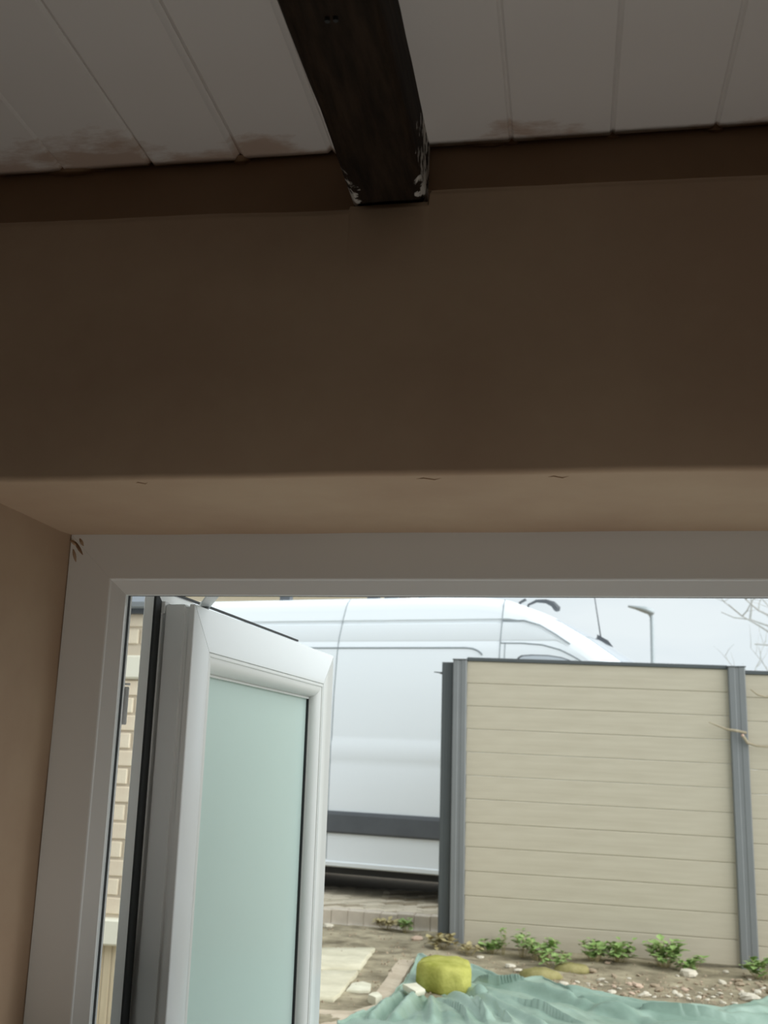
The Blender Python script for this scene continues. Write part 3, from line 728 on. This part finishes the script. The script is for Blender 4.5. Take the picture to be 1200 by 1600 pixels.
# ---------------------------------------------------------------- rubble
def pebble_mesh(seed, m):
    rr = random.Random(seed); mb = MB(); rings = []
    for (a, z) in ((.35, -.42), (.85, -.25), (1.0, .05), (.8, .32), (.3, .46)):
        rings.append([((1+rr.uniform(-.22, .22))*a*math.cos(k*PI/4), (1+rr.uniform(-.22, .22))*a*math.sin(k*PI/4)*.8, z+rr.uniform(-.06, .06)) for k in range(8)])
    mb.loft(rings); o = recalc(mb.build('rubble_stone', m)); me = o.data; bpy.data.objects.remove(o, do_unlink=True); return me
PEB = [pebble_mesh(i, ('rub_a', 'rub_b', 'rub_a', 'rub_c', 'rub_b')[i % 5]) for i in range(10)]
rnd = random.Random(11)
named = [(-0.029, 6.269, .030, 0, 'pale stone at the left end of the rubble, touching the green sheet'), (0.054, 6.130, .034, 2, 'whitish stone beside the left end of the rubble strip'),
         (0.934, 6.29, .055, 2, 'largest pale round stone in the rubble, near the right edge of the picture'), (0.132, 6.712, .032, 1, 'brown stone half under weeds in the middle of the fence foot'),
         (-0.33, 6.62, .032, 0, 'white pebble on bare soil right of the mossy stone'), (-0.28, 6.52, .026, 2, 'smaller white pebble next to another on bare soil near the mossy stone'),
         (-0.96, 7.33, .042, 3, 'pinkish lump of stone on the soil left of the dark fence post'), (-1.60, 7.55, .040, 0, 'round pale stone below the kerb beside the sash'),
         (-0.52, 6.88, .024, 0, 'lone white pebble on the soil behind the mossy stone'), (0.673, 6.80, .06, 0, 'grey-white lump of stone against the fence foot')]
for (x, y, s, k, lab) in named:
    o = bpy.data.objects.new('rubble_stone', PEB[k]); COL.objects.link(o)
    o.location = (x, y, gz(x, y)+s*.25); o.scale = (s, s, s*.85); o.rotation_euler = (0, 0, rnd.uniform(0, 6)); tag(o, lab, 'stone')
cnt = 0
taken = [(a[0], a[1], a[2]*1.2) for a in named] + [(-0.665, 6.02, 0.27)]
def free(x, y, s):
    return all(math.hypot(x-a, y-b) > s+c for a, b, c in taken)
tries = 0
while cnt < 140 and tries < 8000:
    tries += 1
    x = rnd.uniform(0.0, 1.5); ey = 5.95+0.12*math.sin(x*2.2)+(0.25 if x > .85 else 0); y = ey+abs(rnd.gauss(0, .30))+0.06; s = rnd.choice((rnd.uniform(.010, .020), rnd.uniform(.012, .036)))
    if y > 7.1 or not free(x, y, s*1.1): continue
    taken.append((x, y, s*1.1))
    o = bpy.data.objects.new('rubble_stone', PEB[rnd.randrange(10)]); COL.objects.link(o)
    o.location = (x, y, gz(x, y)+s*.22); o.scale = (s, s, s*.8); o.rotation_euler = (rnd.uniform(-.3, .3), rnd.uniform(-.3, .3), rnd.uniform(0, 6))
    tag(o, 'small rubble stone scattered between the green sheet and the fence', 'stone', 'rubble stones along the fence foot'); cnt += 1
# grit, uncountable
mb = MB(); rr = random.Random(3)
for i in range(1300):
    if i < 850: x = rr.uniform(-0.9, 1.7); y = 6.0+abs(rr.gauss(0.2, .45))
    else: x = rr.uniform(-1.9, -0.6); y = rr.uniform(5.3, 7.75)
    if y > 7.75: continue
    s = rr.uniform(.003, .011); z = gz(x, y)
    a = rr.uniform(0, 6); n = len(mb.v)
    mb.v += [(x+s*math.cos(a), y+s*math.sin(a), z), (x+s*math.cos(a+2.1), y+s*math.sin(a+2.1), z), (x+s*math.cos(a+4.2), y+s*math.sin(a+4.2), z), (x, y, z+s*1.1)]
    mb.f += [(n, n+1, n+3), (n+1, n+2, n+3), (n+2, n, n+3)]
tag(mb.build('grit', 'rub_b'), 'fine pale grit and crumbs of mortar strewn over the soil', 'grit', kind='stuff')

# ---------------------------------------------------------------- weeds
def weed(x, y, h, spread, n, m, label, seed, lsize=.03, group=None):
    rr = random.Random(seed); mb = MB(); ms = MB()
    for i in range(int(n*1.5)):
        a = rr.uniform(0, 2*PI); d = 1.15*spread*math.sqrt(rr.random()); top = Vector((d*math.cos(a), d*math.sin(a), h*rr.uniform(.35, 1.0)))
        ms.tube([(d*.25*math.cos(a), d*.25*math.sin(a), -0.01), (top.x*.7, top.y*.7, top.z*.6), tuple(top)], 0.0012, 3)
        for k in range(rr.randint(3, 5)):
            b = rr.uniform(0, 2*PI); L = lsize*rr.uniform(1.0, 2.0); el = rr.uniform(-.35, .6)
            dr = Vector((math.cos(b)*math.cos(el), math.sin(b)*math.cos(el), math.sin(el))); sd = Vector((-math.sin(b), math.cos(b), 0))*L*.40; up = Vector((0, 0, L*.10))
            p = top*rr.uniform(.65, 1.0); n0 = len(mb.v)
            mb.v += [tuple(p), tuple(p+dr*L*.45+sd+up), tuple(p+dr*L), tuple(p+dr*L*.45-sd+up), tuple(p+dr*L*.5)]
            mb.f += [(n0, n0+4, n0+1), (n0+1, n0+4, n0+2), (n0, n0+3, n0+4), (n0+3, n0+2, n0+4)]
    root = empty('weed', (x, y, gz(x, y)))
    tag(root, label, 'weed', group)
    lf = mb.build('foliage', m, root); sm = ms.build('stem', 'leaf_dry', root); sm['kind'] = 'stuff'; lf['kind'] = 'stuff'
    return root
weed(-0.476, 7.12, .10, .07, 12, 'leaf', 'small green weed at the left end of the fence boards', 1)
weed(-0.40, 7.14, .16, .02, 5, 'leaf', 'thin upright weed against the lowest board near the left post', 2, .02)
weed(-0.165, 7.00, .14, .10, 26, 'leaf', 'bushy bright green weed left of the centre of the fence foot', 3)
weed(-0.28, 7.10, .17, .05, 10, 'leaf', 'taller narrow weed behind the bushy one left of centre', 4, .025)
weed(-0.08, 6.78, .08, .10, 14, 'leaf', 'low spreading weed in front of the bushy one left of centre', 5, .025)
weed(0.16, 7.02, .12, .09, 24, 'leaf', 'rounded green weed in the middle of the fence foot', 6)
weed(0.30, 7.06, .13, .09, 24, 'leaf', 'green weed just right of the middle of the fence foot', 7)
weed(0.55, 7.04, .15, .11, 30, 'leaf', 'largest leafy weed, right of the middle of the fence foot', 8, .035)
weed(0.70, 6.98, .09, .08, 14, 'leaf', 'low weed trailing to the right of the largest one', 9, .028)
weed(1.10, 6.90, .12, .10, 22, 'leaf', 'green weed in front of the right-hand fence post', 10)
weed(-1.08, 7.66, .09, .06, 12, 'leaf', 'little green weed below the kerb left of the dark post', 11, .025)
weed(-1.22, 7.68, .07, .09, 18, 'leaf_dry', 'yellowish clump of dry weed below the kerb', 12, .025)
weed(-0.78, 7.08, .09, .09, 18, 'leaf_dry', 'straw-coloured dead weed in front of the dark fence post', 13, .03)
weed(-0.60, 6.95, .06, .08, 12, 'leaf_dry', 'withered low weed behind the mossy stone', 14, .025)

# twigs caught on the fence
def twig(pts, rads, label, tip=False):
    mb = MB(); mb.tube(pts, rads, 6); o = mb.build('twig', 'twig'); tag(o, label, 'twig')
    return o
t1 = twig([(0.895, 7.205, 1.800), (1.00, 7.19, 1.757), (1.055, 7.185, 1.750), (1.120, 7.20, 1.738)], [.003, .007, .0085, .008], 'pale twig lying across the grey post on the right')
t2 = twig([(1.100, 7.20, 1.718), (1.128, 7.205, 1.675), (1.18, 7.21, 1.660), (1.32, 7.215, 1.650), (1.6, 7.21, 1.60)], [.010, .009, .006, .005, .003], 'forked twig with a pinkish broken end right of the grey post')
mb = MB(); mb.tube([(1.092, 7.198, 1.728), (1.100, 7.20, 1.718)], [.008, .0105], 8); mb.build('broken_end', 'cut_wood', t2)
twig([(1.160, 7.21, 2.012), (1.20, 7.20, 1.978), (1.25, 7.205, 1.965), (1.40, 7.20, 2.00)], [.003, .005, .006, .007], 'thin curved twig in front of the top boards at the right edge')

# ================================================================== VAN
YV0, MV = 8.28, -0.235
Lm = math.hypot(1, MV); UU = Vector((1/Lm, MV/Lm, 0)); VV = Vector((-MV/Lm, 1/Lm, 0))
def vp(u_, v, z): 
    p = Vector((0, YV0, 0))+UU*u_+VV*v; return (p.x, p.y, z-0.0137*u_)
van = empty('panel_van', vp(-1.4, 0.95, 0.45))
tag(van, 'white high-roofed panel van with a dark side strip parked behind the fence', 'van')
bpy.context.view_layer.update()
VW = 1.92
TOPK = [(-4.30, 2.60), (-4.24, 2.76), (-4.10, 2.83), (-3.6, 2.855), (-1.2, 2.855), (-0.75, 2.845), (-0.55, 2.82), (-0.42, 2.775), (-0.28, 2.715), (-0.10, 2.62), (0.10, 2.49), (0.30, 2.335), (0.50, 2.17), (0.78, 1.94), (0.90, 1.88), (1.10, 1.79), (1.26, 1.66), (1.36, 1.45), (1.40, 1.20), (1.42, 0.95), (1.40, 0.72)]
def interp(K, x):
    if x <= K[0][0]: return K[0][1]
    for (a, b), (c, d) in zip(K, K[1:]):
        if x <= c: return b+(d-b)*(x-a)/(c-a)
    return K[-1][1]
SIDE = [(0.66, 0.035), (0.675, 0.0), (0.90, -0.004), (1.10, -0.004), (1.44, 0.0), (1.470, 0.005), (1.495, 0.001), (1.615, 0.002), (1.650, 0.014), (1.68, 0.016), (2.0, 0.026), (2.36, 0.062), (2.43, 0.075), (2.445, 0.082), (2.46, 0.078), (2.590, 0.105), (2.600, 0.122), (2.618, 0.122), (2.628, 0.108), (2.70, 0.130)]
CAPZ = 0.155
CAP = [(0.0, 0.0), (0.012, 0.045), (0.035, 0.085), (0.075, 0.115), (0.14, 0.134), (0.26, 0.146), (0.45, 0.152), (0.78, CAPZ)]
def section(u_):
    T = interp(TOPK, u_); zc = T-CAPZ; half = []
    for (z, v) in SIDE:
        if z < zc: half.append((v, z))
        else: half.append((interp(SIDE, zc), zc))
    v0 = interp(SIDE, zc)
    for dv, dz in CAP: half.append((v0+dv, zc+dz))
    pts = []
    for v, z in half: pts.append((u_+bulge(u_, v), v, z))
    for v, z in reversed(half): pts.append((u_+bulge(u_, VW-v), VW-v, z))
    return pts
def bulge(u_, v):
    if u_ < -0.4: return 0.0
    k = min(1.0, (u_+0.4)/1.0); t = (v-VW/2)/(VW/2)
    return k*0.16*(1-t*t)
us = [-4.30, -4.27, -4.24, -4.18, -4.10, -3.9, -3.6, -3, -2.4, -1.8, -1.2, -0.95, -0.75, -0.65, -0.55, -0.48, -0.42, -0.35, -0.28, -0.20, -0.10, 0, 0.1, 0.2, 0.3, 0.4, 0.5, 0.64, 0.78, 0.84, 0.90, 1.0, 1.1, 1.18, 1.26, 1.32, 1.36, 1.39, 1.405]
mb = MB(); mb.loft([[vp(*p) for p in section(u_)] for u_ in us], True, True)
body = recalc(mb.build('van_body', 'van_white')); auto_smooth(body, 28); place(body, van)
def vsv(z): return interp(SIDE, z)
def vpart(name, m, rings, parent=van, smooth=False):
    mb = MB(); mb.loft([[vp(*p) for p in r_] for r_ in rings]); o = recalc(mb.build(name, m))
    if smooth: auto_smooth(o, 40)
    return place(o, parent)
# dark side strip
vpart('side_strip', 'van_plastic', [[(u_, 0.01, 0.915), (u_, -0.022, 0.920), (u_, -0.030, 0.935), (u_, -0.030, 1.060), (u_, -0.020, 1.085), (u_, 0.01, 1.092)] for u_ in (-4.1, -3.62)])
vpart('side_strip', 'van_plastic', [[(u_, 0.01, 0.915), (u_, -0.022, 0.920), (u_, -0.030, 0.935), (u_, -0.030, 1.060), (u_, -0.020, 1.085), (u_, 0.01, 1.092)] for u_ in (-2.72, -0.02)])
vpart('side_strip', 'van_plastic', [[(u_, VW-0.01, 0.915), (u_, VW+0.026, 0.925), (u_, VW+0.026, 1.070), (u_, VW-0.01, 1.092)] for u_ in (-4.1, -0.02)])
vpart('sill_moulding', 'van_white', [[(u_, 0.03, 0.668), (u_, -0.008, 0.672), (u_, -0.012, 0.700), (u_, 0.004, 0.712), (u_, 0.03, 0.712)] for u_ in (-2.72, -0.05)])
vpart('underbody', 'van_under', [[(u_, 0.14, 0.60), (u_, VW-0.14, 0.60), (u_, VW-0.14, 0.70), (u_, 0.14, 0.70)] for u_ in (-4.15, 1.2)])
# sliding-door rail with its bent end
rp = [(-3.9, 2.392), (-0.82, 2.392), (-0.76, 2.386), (-0.72, 2.372), (-0.69, 2.352), (-0.675, 2.335)]
mb = MB(); mb.tube([vp(a, vsv(z)-0.001, z) for a, z in rp], 0.007, 6); place(mb.build('door_rail', 'van_gap'), van)
# shut lines
def seam(zs, u_of, name='shut_line', rad=0.0045):
    mb = MB(); mb.tube([vp(u_of(z), vsv(z) if z <= 2.70 else 0.130+interp([(b, a) for a, b in CAP], z-2.70), z) for z in zs], rad, 5)
    return place(mb.build(name, 'van_gap'), van)
zz = [0.72+0.055*i for i in range(37)]
zz2 = zz + [2.75, 2.785, 2.815]
seam(zz2, lambda z: -1.935+0.035*max(0, (z-2.45)/.35))
seam([z for z in zz2 if z < 2.8], lambda z: -0.535+0.01*max(0, (z-2.4)/.35))
seam([z for z in zz if z < 2.43]+[2.43], lambda z: -0.495, rad=.004)
# top edge of the cab door: line that runs forward and drops along the pillar
dl = [(-0.53, 2.43), (-0.35, 2.428), (-0.20, 2.415), (-0.06, 2.375), (0.04, 2.325), (0.14, 2.265), (0.30, 2.14), (0.50, 1.96)]
mb = MB(); mb.tube([vp(a+bulge(a, vsv(z)), vsv(z)-0.001, z) for a, z in dl], 0.005, 6); place(mb.build('door_edge', 'van_gap'), van)
dl = [(-0.53, 2.612), (-0.35, 2.61), (-0.22, 2.57), (-0.10, 2.50), (0.02, 2.42)]
mb = MB(); mb.tube([vp(a, vsv(min(z, interp(TOPK, a)-CAPZ))-0.001, z) for a, z in dl if z < interp(TOPK, a)-0.05], 0.005, 6); place(mb.build('roof_gutter', 'van_gap'), van)
# cab side window with dark surround
def patch(name, m, outline, off, parent=van):
    mb = MB()
    A = [vp(a+bulge(a, vsv(z)), vsv(z)-off, z) for a, z in outline]; B = [vp(a+bulge(a, vsv(z)), vsv(z)+0.02, z) for a, z in outline]
    mb.loft([A, B]); return place(recalc(mb.build(name, m)), parent)
wo = [(-0.40, 1.78), (-0.40, 2.29), (-0.385, 2.318), (-0.36, 2.332), (-0.28, 2.338), (-0.15, 2.334), (-0.05, 2.318), (0.04, 2.288), (0.12, 2.245), (0.30, 2.10), (0.56, 1.85), (0.56, 1.78)]
patch('window_surround', 'van_plastic', wo, 0.004)
cx_, cz_ = 0.0, 2.03
patch('side_window', 'van_glass', [(cx_+(a-cx_)*.965, cz_+(z-cz_)*.972) for a, z in wo], 0.007)
# windscreen: skin just proud of the sloping front
def top_pt(u_, v):
    T = interp(TOPK, u_); zc = T-CAPZ; v0 = interp(SIDE, zc); vv = min(v, VW-v)-v0
    return vp(u_+bulge(u_, v), v, zc+interp(CAP, max(0, vv)))
mb = MB(); rows = []
usw = [-0.16, -0.05, 0.1, 0.25, 0.4, 0.55, 0.70]
nv = 16
for u_ in usw:
    row = []
    for k in range(nv+1):
        v = 0.24+(VW-0.48)*k/nv; p = Vector(top_pt(u_, v)); row.append(p)
    rows.append(row)
nrm = (UU*0.62+Vector((0, 0, 0.78))).normalized()
for off in (0.006, -0.01):
    for row in rows:
        for p in row: mb.v.append(tuple(p+nrm*off))
K = nv+1; NR = len(rows)
for lay in (0, 1):
    for i in range(NR-1):
        for k in range(nv):
            a = lay*NR*K+i*K+k; mb.f.append((a, a+1, a+1+K, a+K))
for i in range(NR-1):
    for k in (0, nv):
        a = i*K+k; b = NR*K+a; mb.f.append((a, a+K, b+K, b))
for k in range(nv):
    for i in (0, NR-1):
        a = i*K+k; b = NR*K+a; mb.f.append((a, a+1, b+1, b))
place(auto_smooth(recalc(mb.build('windscreen', 'van_glass')), 40), van)
# wing mirrors
for s, v in ((1, -0.16), (-1, VW+0.16)):
    vpart('wing_mirror', 'van_plastic', [[(0.46+d, v-0.10*a, 1.80-.2*a+.25), (0.46+d, v+0.09*a, 1.80-.2*a+.25), (0.46+d, v+0.09*a, 2.0+.17*a), (0.46+d, v-0.10*a, 2.0+.17*a)] for d, a in ((-0.05, .9), (0.0, 1.0), (0.08, .8), (0.11, .4))])
    vpart('mirror_arm', 'van_plastic', [[(0.50, vv, 1.93), (0.55, vv, 1.93), (0.55, vv, 2.0), (0.50, vv, 2.0)] for vv in ((v+0.05, 0.08) if s == 1 else (v-0.05, VW-0.08))])
# aerial with black foot on the front edge of the roof
ap = Vector(top_pt(0.085, 0.86))+Vector((0, 0, 0.012))
mb = MB(); mb.loft([[tuple(ap+UU*(a-0.035)+VV*b*.02+Vector((0, 0, c-0.05*a))) for a, b, c in q] for q in (
    ((-.07, -1.5, -.03), (.12, -1.5, -.09), (.12, 1.5, -.09), (-.07, 1.5, -.03)), ((-.055, -1, .075), (.03, -1, .030), (.03, 1, .030), (-.055, 1, .075)))])
af = place(recalc(mb.build('aerial', 'van_plastic')), van)
mb = MB(); mb.tube([tuple(ap+UU*-.06+Vector((0, 0, .02))), tuple(ap+UU*-.085+Vector((0, 0, .20))), tuple(ap+UU*-.12+Vector((0, 0, .46)))], [.006, .005, .004], 6)
o = mb.build('aerial_rod', 'van_plastic'); place(o, af)
# bent dark bar end on the cab roof, small bracket behind it
rp_ = Vector(top_pt(-0.40, 0.60))+Vector((0, 0, -0.03))
pts = [rp_+UU*a+Vector((0, 0, c)) for a, c in ((-0.06, 0.0), (-0.05, .075), (0.02, .105), (0.10, .100), (0.16, .075), (0.195, .035), (0.200, .015))]
mb = MB(); mb.tube([tuple(p) for p in pts], [.008, .010, .013, .018, .026, .030, .016], 8); place(auto_smooth(recalc(mb.build('roof_bar', 'van_plastic'))), van)
rp_ = Vector(top_pt(-0.48, 0.45))+Vector((0, 0, -0.035))
mb = MB(); mb.tube([tuple(rp_+Vector((0, 0, -.01))), tuple(rp_+Vector((0, 0, .05))), tuple(rp_+UU*.05+Vector((0, 0, .075)))], .012, 6); place(mb.build('roof_bracket', 'van_plastic'), van)
for uu_, ww in ((-1.75, .10), (-1.58, .12), (-1.30, .06), (-2.6, .10)):
    p = Vector(vp(uu_, 0.36, 2.855))
    mb = MB(); mb.loft([[tuple(p+UU*a+VV*b+Vector((0, 0, z))) for a, b in ((-ww/2, -.03), (ww/2, -.03), (ww/2, .03), (-ww/2, .03))] for z in (-.02, .05)])
    place(recalc(mb.build('roof_rack_foot', 'van_plastic')), van)
# wheels
def lathe(prof, c, axis, n=28):
    a = Vector((0, 0, 1)); b = axis.cross(a).normalized(); rings = []
    for k in range(n):
        t = 2*PI*k/n; d = a*math.cos(t)+b*math.sin(t)
        rings.append([tuple(Vector(c)+d*r_+axis*h) for r_, h in prof])
    mb = MB(); mb.loft(rings+[rings[0]], False, False); return mb
for uu_ in (0.42, -3.17):
    for v, sg in ((0.012, -1), (VW-0.012, 1)):
        c = vp(uu_, v, 0.45+0.335); ax = VV*sg
        mb = lathe([(0.22, -.20), (0.31, -.20), (0.335, -.17), (0.335, -.03), (0.31, 0.0), (0.22, 0.005)], c, ax)
        wh = place(auto_smooth(merge(mb.build('wheel', 'tyre'))), van)
        mb = lathe([(0.0, -.02), (0.07, 0.012), (0.10, -.01), (0.20, -.03), (0.222, 0.004), (0.222, -.15)], c, ax); o = auto_smooth(merge(mb.build('wheel_trim', 'hub'))); place(o, wh)
        mb = lathe([(0.345, -.19), (0.41, -.19), (0.41, -.002+.012), (0.345, 0.006)], c, ax); place(auto_smooth(merge(mb.build('wheel_arch', 'van_under'))), van)
for v0, v1 in ((0.10, 0.45), (VW-0.45, VW-0.10)):
    vpart('headlamp', 'lamp_lens', [[(1.15+bulge(1.15, v), v, 1.42), (1.405+bulge(1.3, v), v, 1.40), (1.36+bulge(1.3, v), v, 1.58), (1.15+bulge(1.15, v), v, 1.62)] for v in (v0, v1)])
vpart('front_bumper', 'van_plastic', [[(1.2+bulge(1.2, v), v, 0.68), (1.44+bulge(1.4, v), v, 0.70), (1.45+bulge(1.4, v), v, 0.98), (1.2+bulge(1.2, v), v, 1.0)] for v in [0.03+k*(VW-.06)/10 for k in range(11)]], smooth=True)

# ================================================================== BEYOND
# brick outbuilding left of the window
OX0, OX1, OY, OZ = -3.4, -1.745, 4.5, 2.118
ob = empty('outbuilding', (-2.4, OY, 0.36))
tag(ob, 'low buff brick outbuilding with grey gutter and timber skirting seen past the sash hinge', 'outbuilding')
bpy.context.view_layer.update()
place(MB().box(OX0, OX1, OY+0.008, 5.1, 0.25, OZ+0.03).build('wall_core', 'mortar'), ob)
bo = MB().box(0, 0.215, 0, 0.05, 0, 0.065, 0.004).build('brick', 'brick'); bme = bo.data; bpy.data.objects.remove(bo, do_unlink=True)
hb = MB().box(0, 0.1025, 0, 0.05, 0, 0.065, 0.004).build('brick', 'brick'); hme = hb.data; bpy.data.objects.remove(hb, do_unlink=True)
rb = random.Random(9); row = 0; z = 0.828
def brick_at(me, x, z):
    if 1.76 < z < 1.905: return
    o = bpy.data.objects.new('brick', me); COL.objects.link(o); o.location = (x, OY+rb.uniform(-.002, .002), z); place(o, ob)
while z+0.065 < OZ-0.02:
    x = OX1-0.215
    if row % 2: brick_at(hme, OX1-0.1025, z); x -= 0.1125
    while x > -2.7: brick_at(bme, x, z); x -= 0.225
    z += 0.075; row += 1
place(MB().box(-2.6, -1.76, OY-0.02, OY+0.06, 1.800, 1.902, 0.008).build('lintel', 'cream'), ob)
place(MB().box(OX0, OX1+0.02, OY-0.05, OY+0.05, 0.712, 0.815, 0.008).build('skirting_cap', 'cream'), ob)
tbm = MB().box(0, 0.034, 0, 0.02, 0, 0.46, 0.004).build('cladding_board', 'timber'); tme = tbm.data; bpy.data.objects.remove(tbm, do_unlink=True)
x = -2.6
while x < OX1-0.03:
    o = bpy.data.objects.new('cladding_board', tme); COL.objects.link(o); o.location = (x, OY+0.003, 0.25); place(o, ob); x += 0.037
mb = MB(); rings = []
for x in (OX0-0.05, OX1+0.05):
    rings.append([(x, OY-0.012, OZ+0.035), (x, OY-0.085, OZ+0.035), (x, OY-0.087, OZ+0.010), (x, OY-0.07, OZ-0.008), (x, OY-0.03, OZ-0.014), (x, OY-0.012, OZ-0.008)])
mb.loft(rings); place(recalc(mb.build('gutter', 'gutter')), ob)
place(MB().box(OX0-0.05, OX1+0.05, OY-0.035, OY+0.02, OZ-0.034, OZ-0.0145).build('soffit_board', 'gutter_dark'), ob)
place(MB().box(OX0-0.08, OX1+0.05, OY-0.01, 5.12, OZ+0.0355, OZ+0.055, 0.006).build('roof', 'roof_felt'), ob)

# far house across the road
hs = empty('far_house', (-9.5, 26, 0.3)); tag(hs, 'pale yellow rendered house just showing above the van roof', 'house'); bpy.context.view_layer.update()
place(MB().box(-17, -4.3, 26, 33, 0.0, 5.9).build('house_wall', 'house_wall'), hs)
mb = MB(); mb.loft([[(x, 25.6, 5.85), (x, 25.6, 6.0), (x, 29.5, 8.4), (x, 33.4, 6.0), (x, 33.4, 5.85)] for x in (-17.3, -4.0)]); rf = place(recalc(mb.build('roof', 'roof_tile')), hs)
o = MB().box(-8.0, -7.2, 29.1, 29.9, 7.9, 9.3, .03).build('chimney', 'brick'); place(o, rf)
for x in (-15, -11.5, -8, -5.9):
    wf = place(MB().box(x-0.6, x+0.6, 25.93, 26.02, 3.6, 4.9, .02).build('house_window', 'upvc'), hs)
    for d in (-.28, .28):
        o = MB().box(x+d-.23, x+d+.23, 25.915, 25.94, 3.72, 4.78).build('pane', 'pane_dark'); place(o, wf)
for x in (-13, -7):
    wf = place(MB().box(x-0.8, x+0.8, 25.93, 26.02, 1.1, 2.5, .02).build('house_window', 'upvc'), hs)
    for d in (-.38, .38):
        o = MB().box(x+d-.33, x+d+.33, 25.915, 25.94, 1.2, 2.4).build('pane', 'pane_dark'); place(o, wf)
place(MB().box(-10.4, -9.5, 25.94, 26.02, 0.3, 2.4, .02).build('front_door', 'gutter'), hs)

# street lamp
lp = empty('street_lamp', (2.5, 32, 0.2)); tag(lp, 'grey street lamp with a short arm standing far beyond the fence', 'street lamp'); bpy.context.view_layer.update()
mb = MB(); mb.tube([(2.46, 32, -0.2), (2.46, 32, 1.2), (2.47, 32, 1.21), (2.49, 32, 6.0)], [.11, .11, .075, .055], 10); place(mb.build('lamp_column', 'galv', smooth=True), lp)
mb = MB(); mb.tube([(2.49, 32, 5.98), (2.40, 32, 6.10), (2.20, 32, 6.17), (1.98, 32, 6.26)], [.05, .045, .04, .04], 8); place(mb.build('lamp_arm', 'galv', smooth=True), lp)
mb = MB(); rings = []
for (x, a, b, z) in ((2.56, .05, .05, 6.12), (2.50, .13, .10, 6.12), (2.30, .15, .10, 6.19), (2.05, .10, .055, 6.25), (1.82, .03, .03, 6.29)):
    rings.append([(x, 32+a*math.cos(t*PI/5), z+b*math.sin(t*PI/5)) for t in range(10)])
mb.loft(rings); place(recalc(mb.build('lamp_head', 'galv', smooth=True)), lp)

# bare tree at the right edge
tr = empty('bare_tree', (3.1, 14, 0.3)); tag(tr, 'leafless grey tree whose twigs reach in from the right edge', 'tree'); bpy.context.view_layer.update()
rt = random.Random(21)
mb = MB(); mb.tube([(3.1, 14, 0.1), (3.08, 14, 1.2), (3.12, 14.05, 2.2), (3.05, 14, 3.2), (3.1, 14, 4.4)], [.13, .10, .08, .055, .02], 9); place(mb.build('trunk', 'bark', smooth=True), tr)
def branch(p, d, L, rd, depth, mb):
    pts = [p.copy()]; n = 5; q = p.copy(); dd = d.normalized()
    for i in range(n):
        dd = (dd+Vector((rt.uniform(-.3, .3), rt.uniform(-.3, .3), rt.uniform(-.18, .22)))).normalized(); q = q+dd*L/n; pts.append(q.copy())
    mb.tube([tuple(a) for a in pts], [rd*(1-.75*i/n) for i in range(n+1)], 5)
    if depth > 0:
        for k in range(4):
            i = rt.randint(1, n); s = Vector((rt.uniform(-1, 1), rt.uniform(-1, 1), rt.uniform(-.5, .9)))
            branch(pts[i], dd*0.6+s, L*rt.uniform(.4, .62), rd*.45, depth-1, mb)
limbs = [((3.06, 14, 3.0), (-1, 0, 0.35), 1.25), ((3.08, 14, 2.4), (-1, .1, .55), 1.05), ((3.05, 14, 3.3), (-.8, -.2, .25), 1.2), ((3.1, 14, 2.6), (1, .2, .6), 1.2), ((3.1, 14, 3.4), (.6, -.3, .8), 1.1), ((3.1, 14, 3.6), (-.3, .4, 1), 1.1), ((3.1, 14, 2.2), (-.6, -.6, .45), 0.9), ((3.1, 14, 2.9), (.2, .9, .6), 1.0)]
for (p, d, L) in limbs:
    mb = MB(); branch(Vector(p), Vector(d), L, 0.022, 2, mb); place(mb.build('branch', 'bark'), tr)
# two drooping twigs that show against the sky
for pts in ([(2.60, 14, 3.30), (2.42, 14, 3.36), (2.29, 14, 3.41), (2.10, 14, 3.43), (1.945, 14, 3.50)], [(2.29, 14, 3.41), (2.32, 14, 3.60), (2.31, 14, 3.80)], [(2.7, 14, 3.12), (2.50, 14, 3.09), (2.33, 14, 3.10)]):
    mb = MB(); mb.tube(pts, [.016, .012, .009, .008, .006][:len(pts)], 5); place(mb.build('branch', 'bark'), tr)
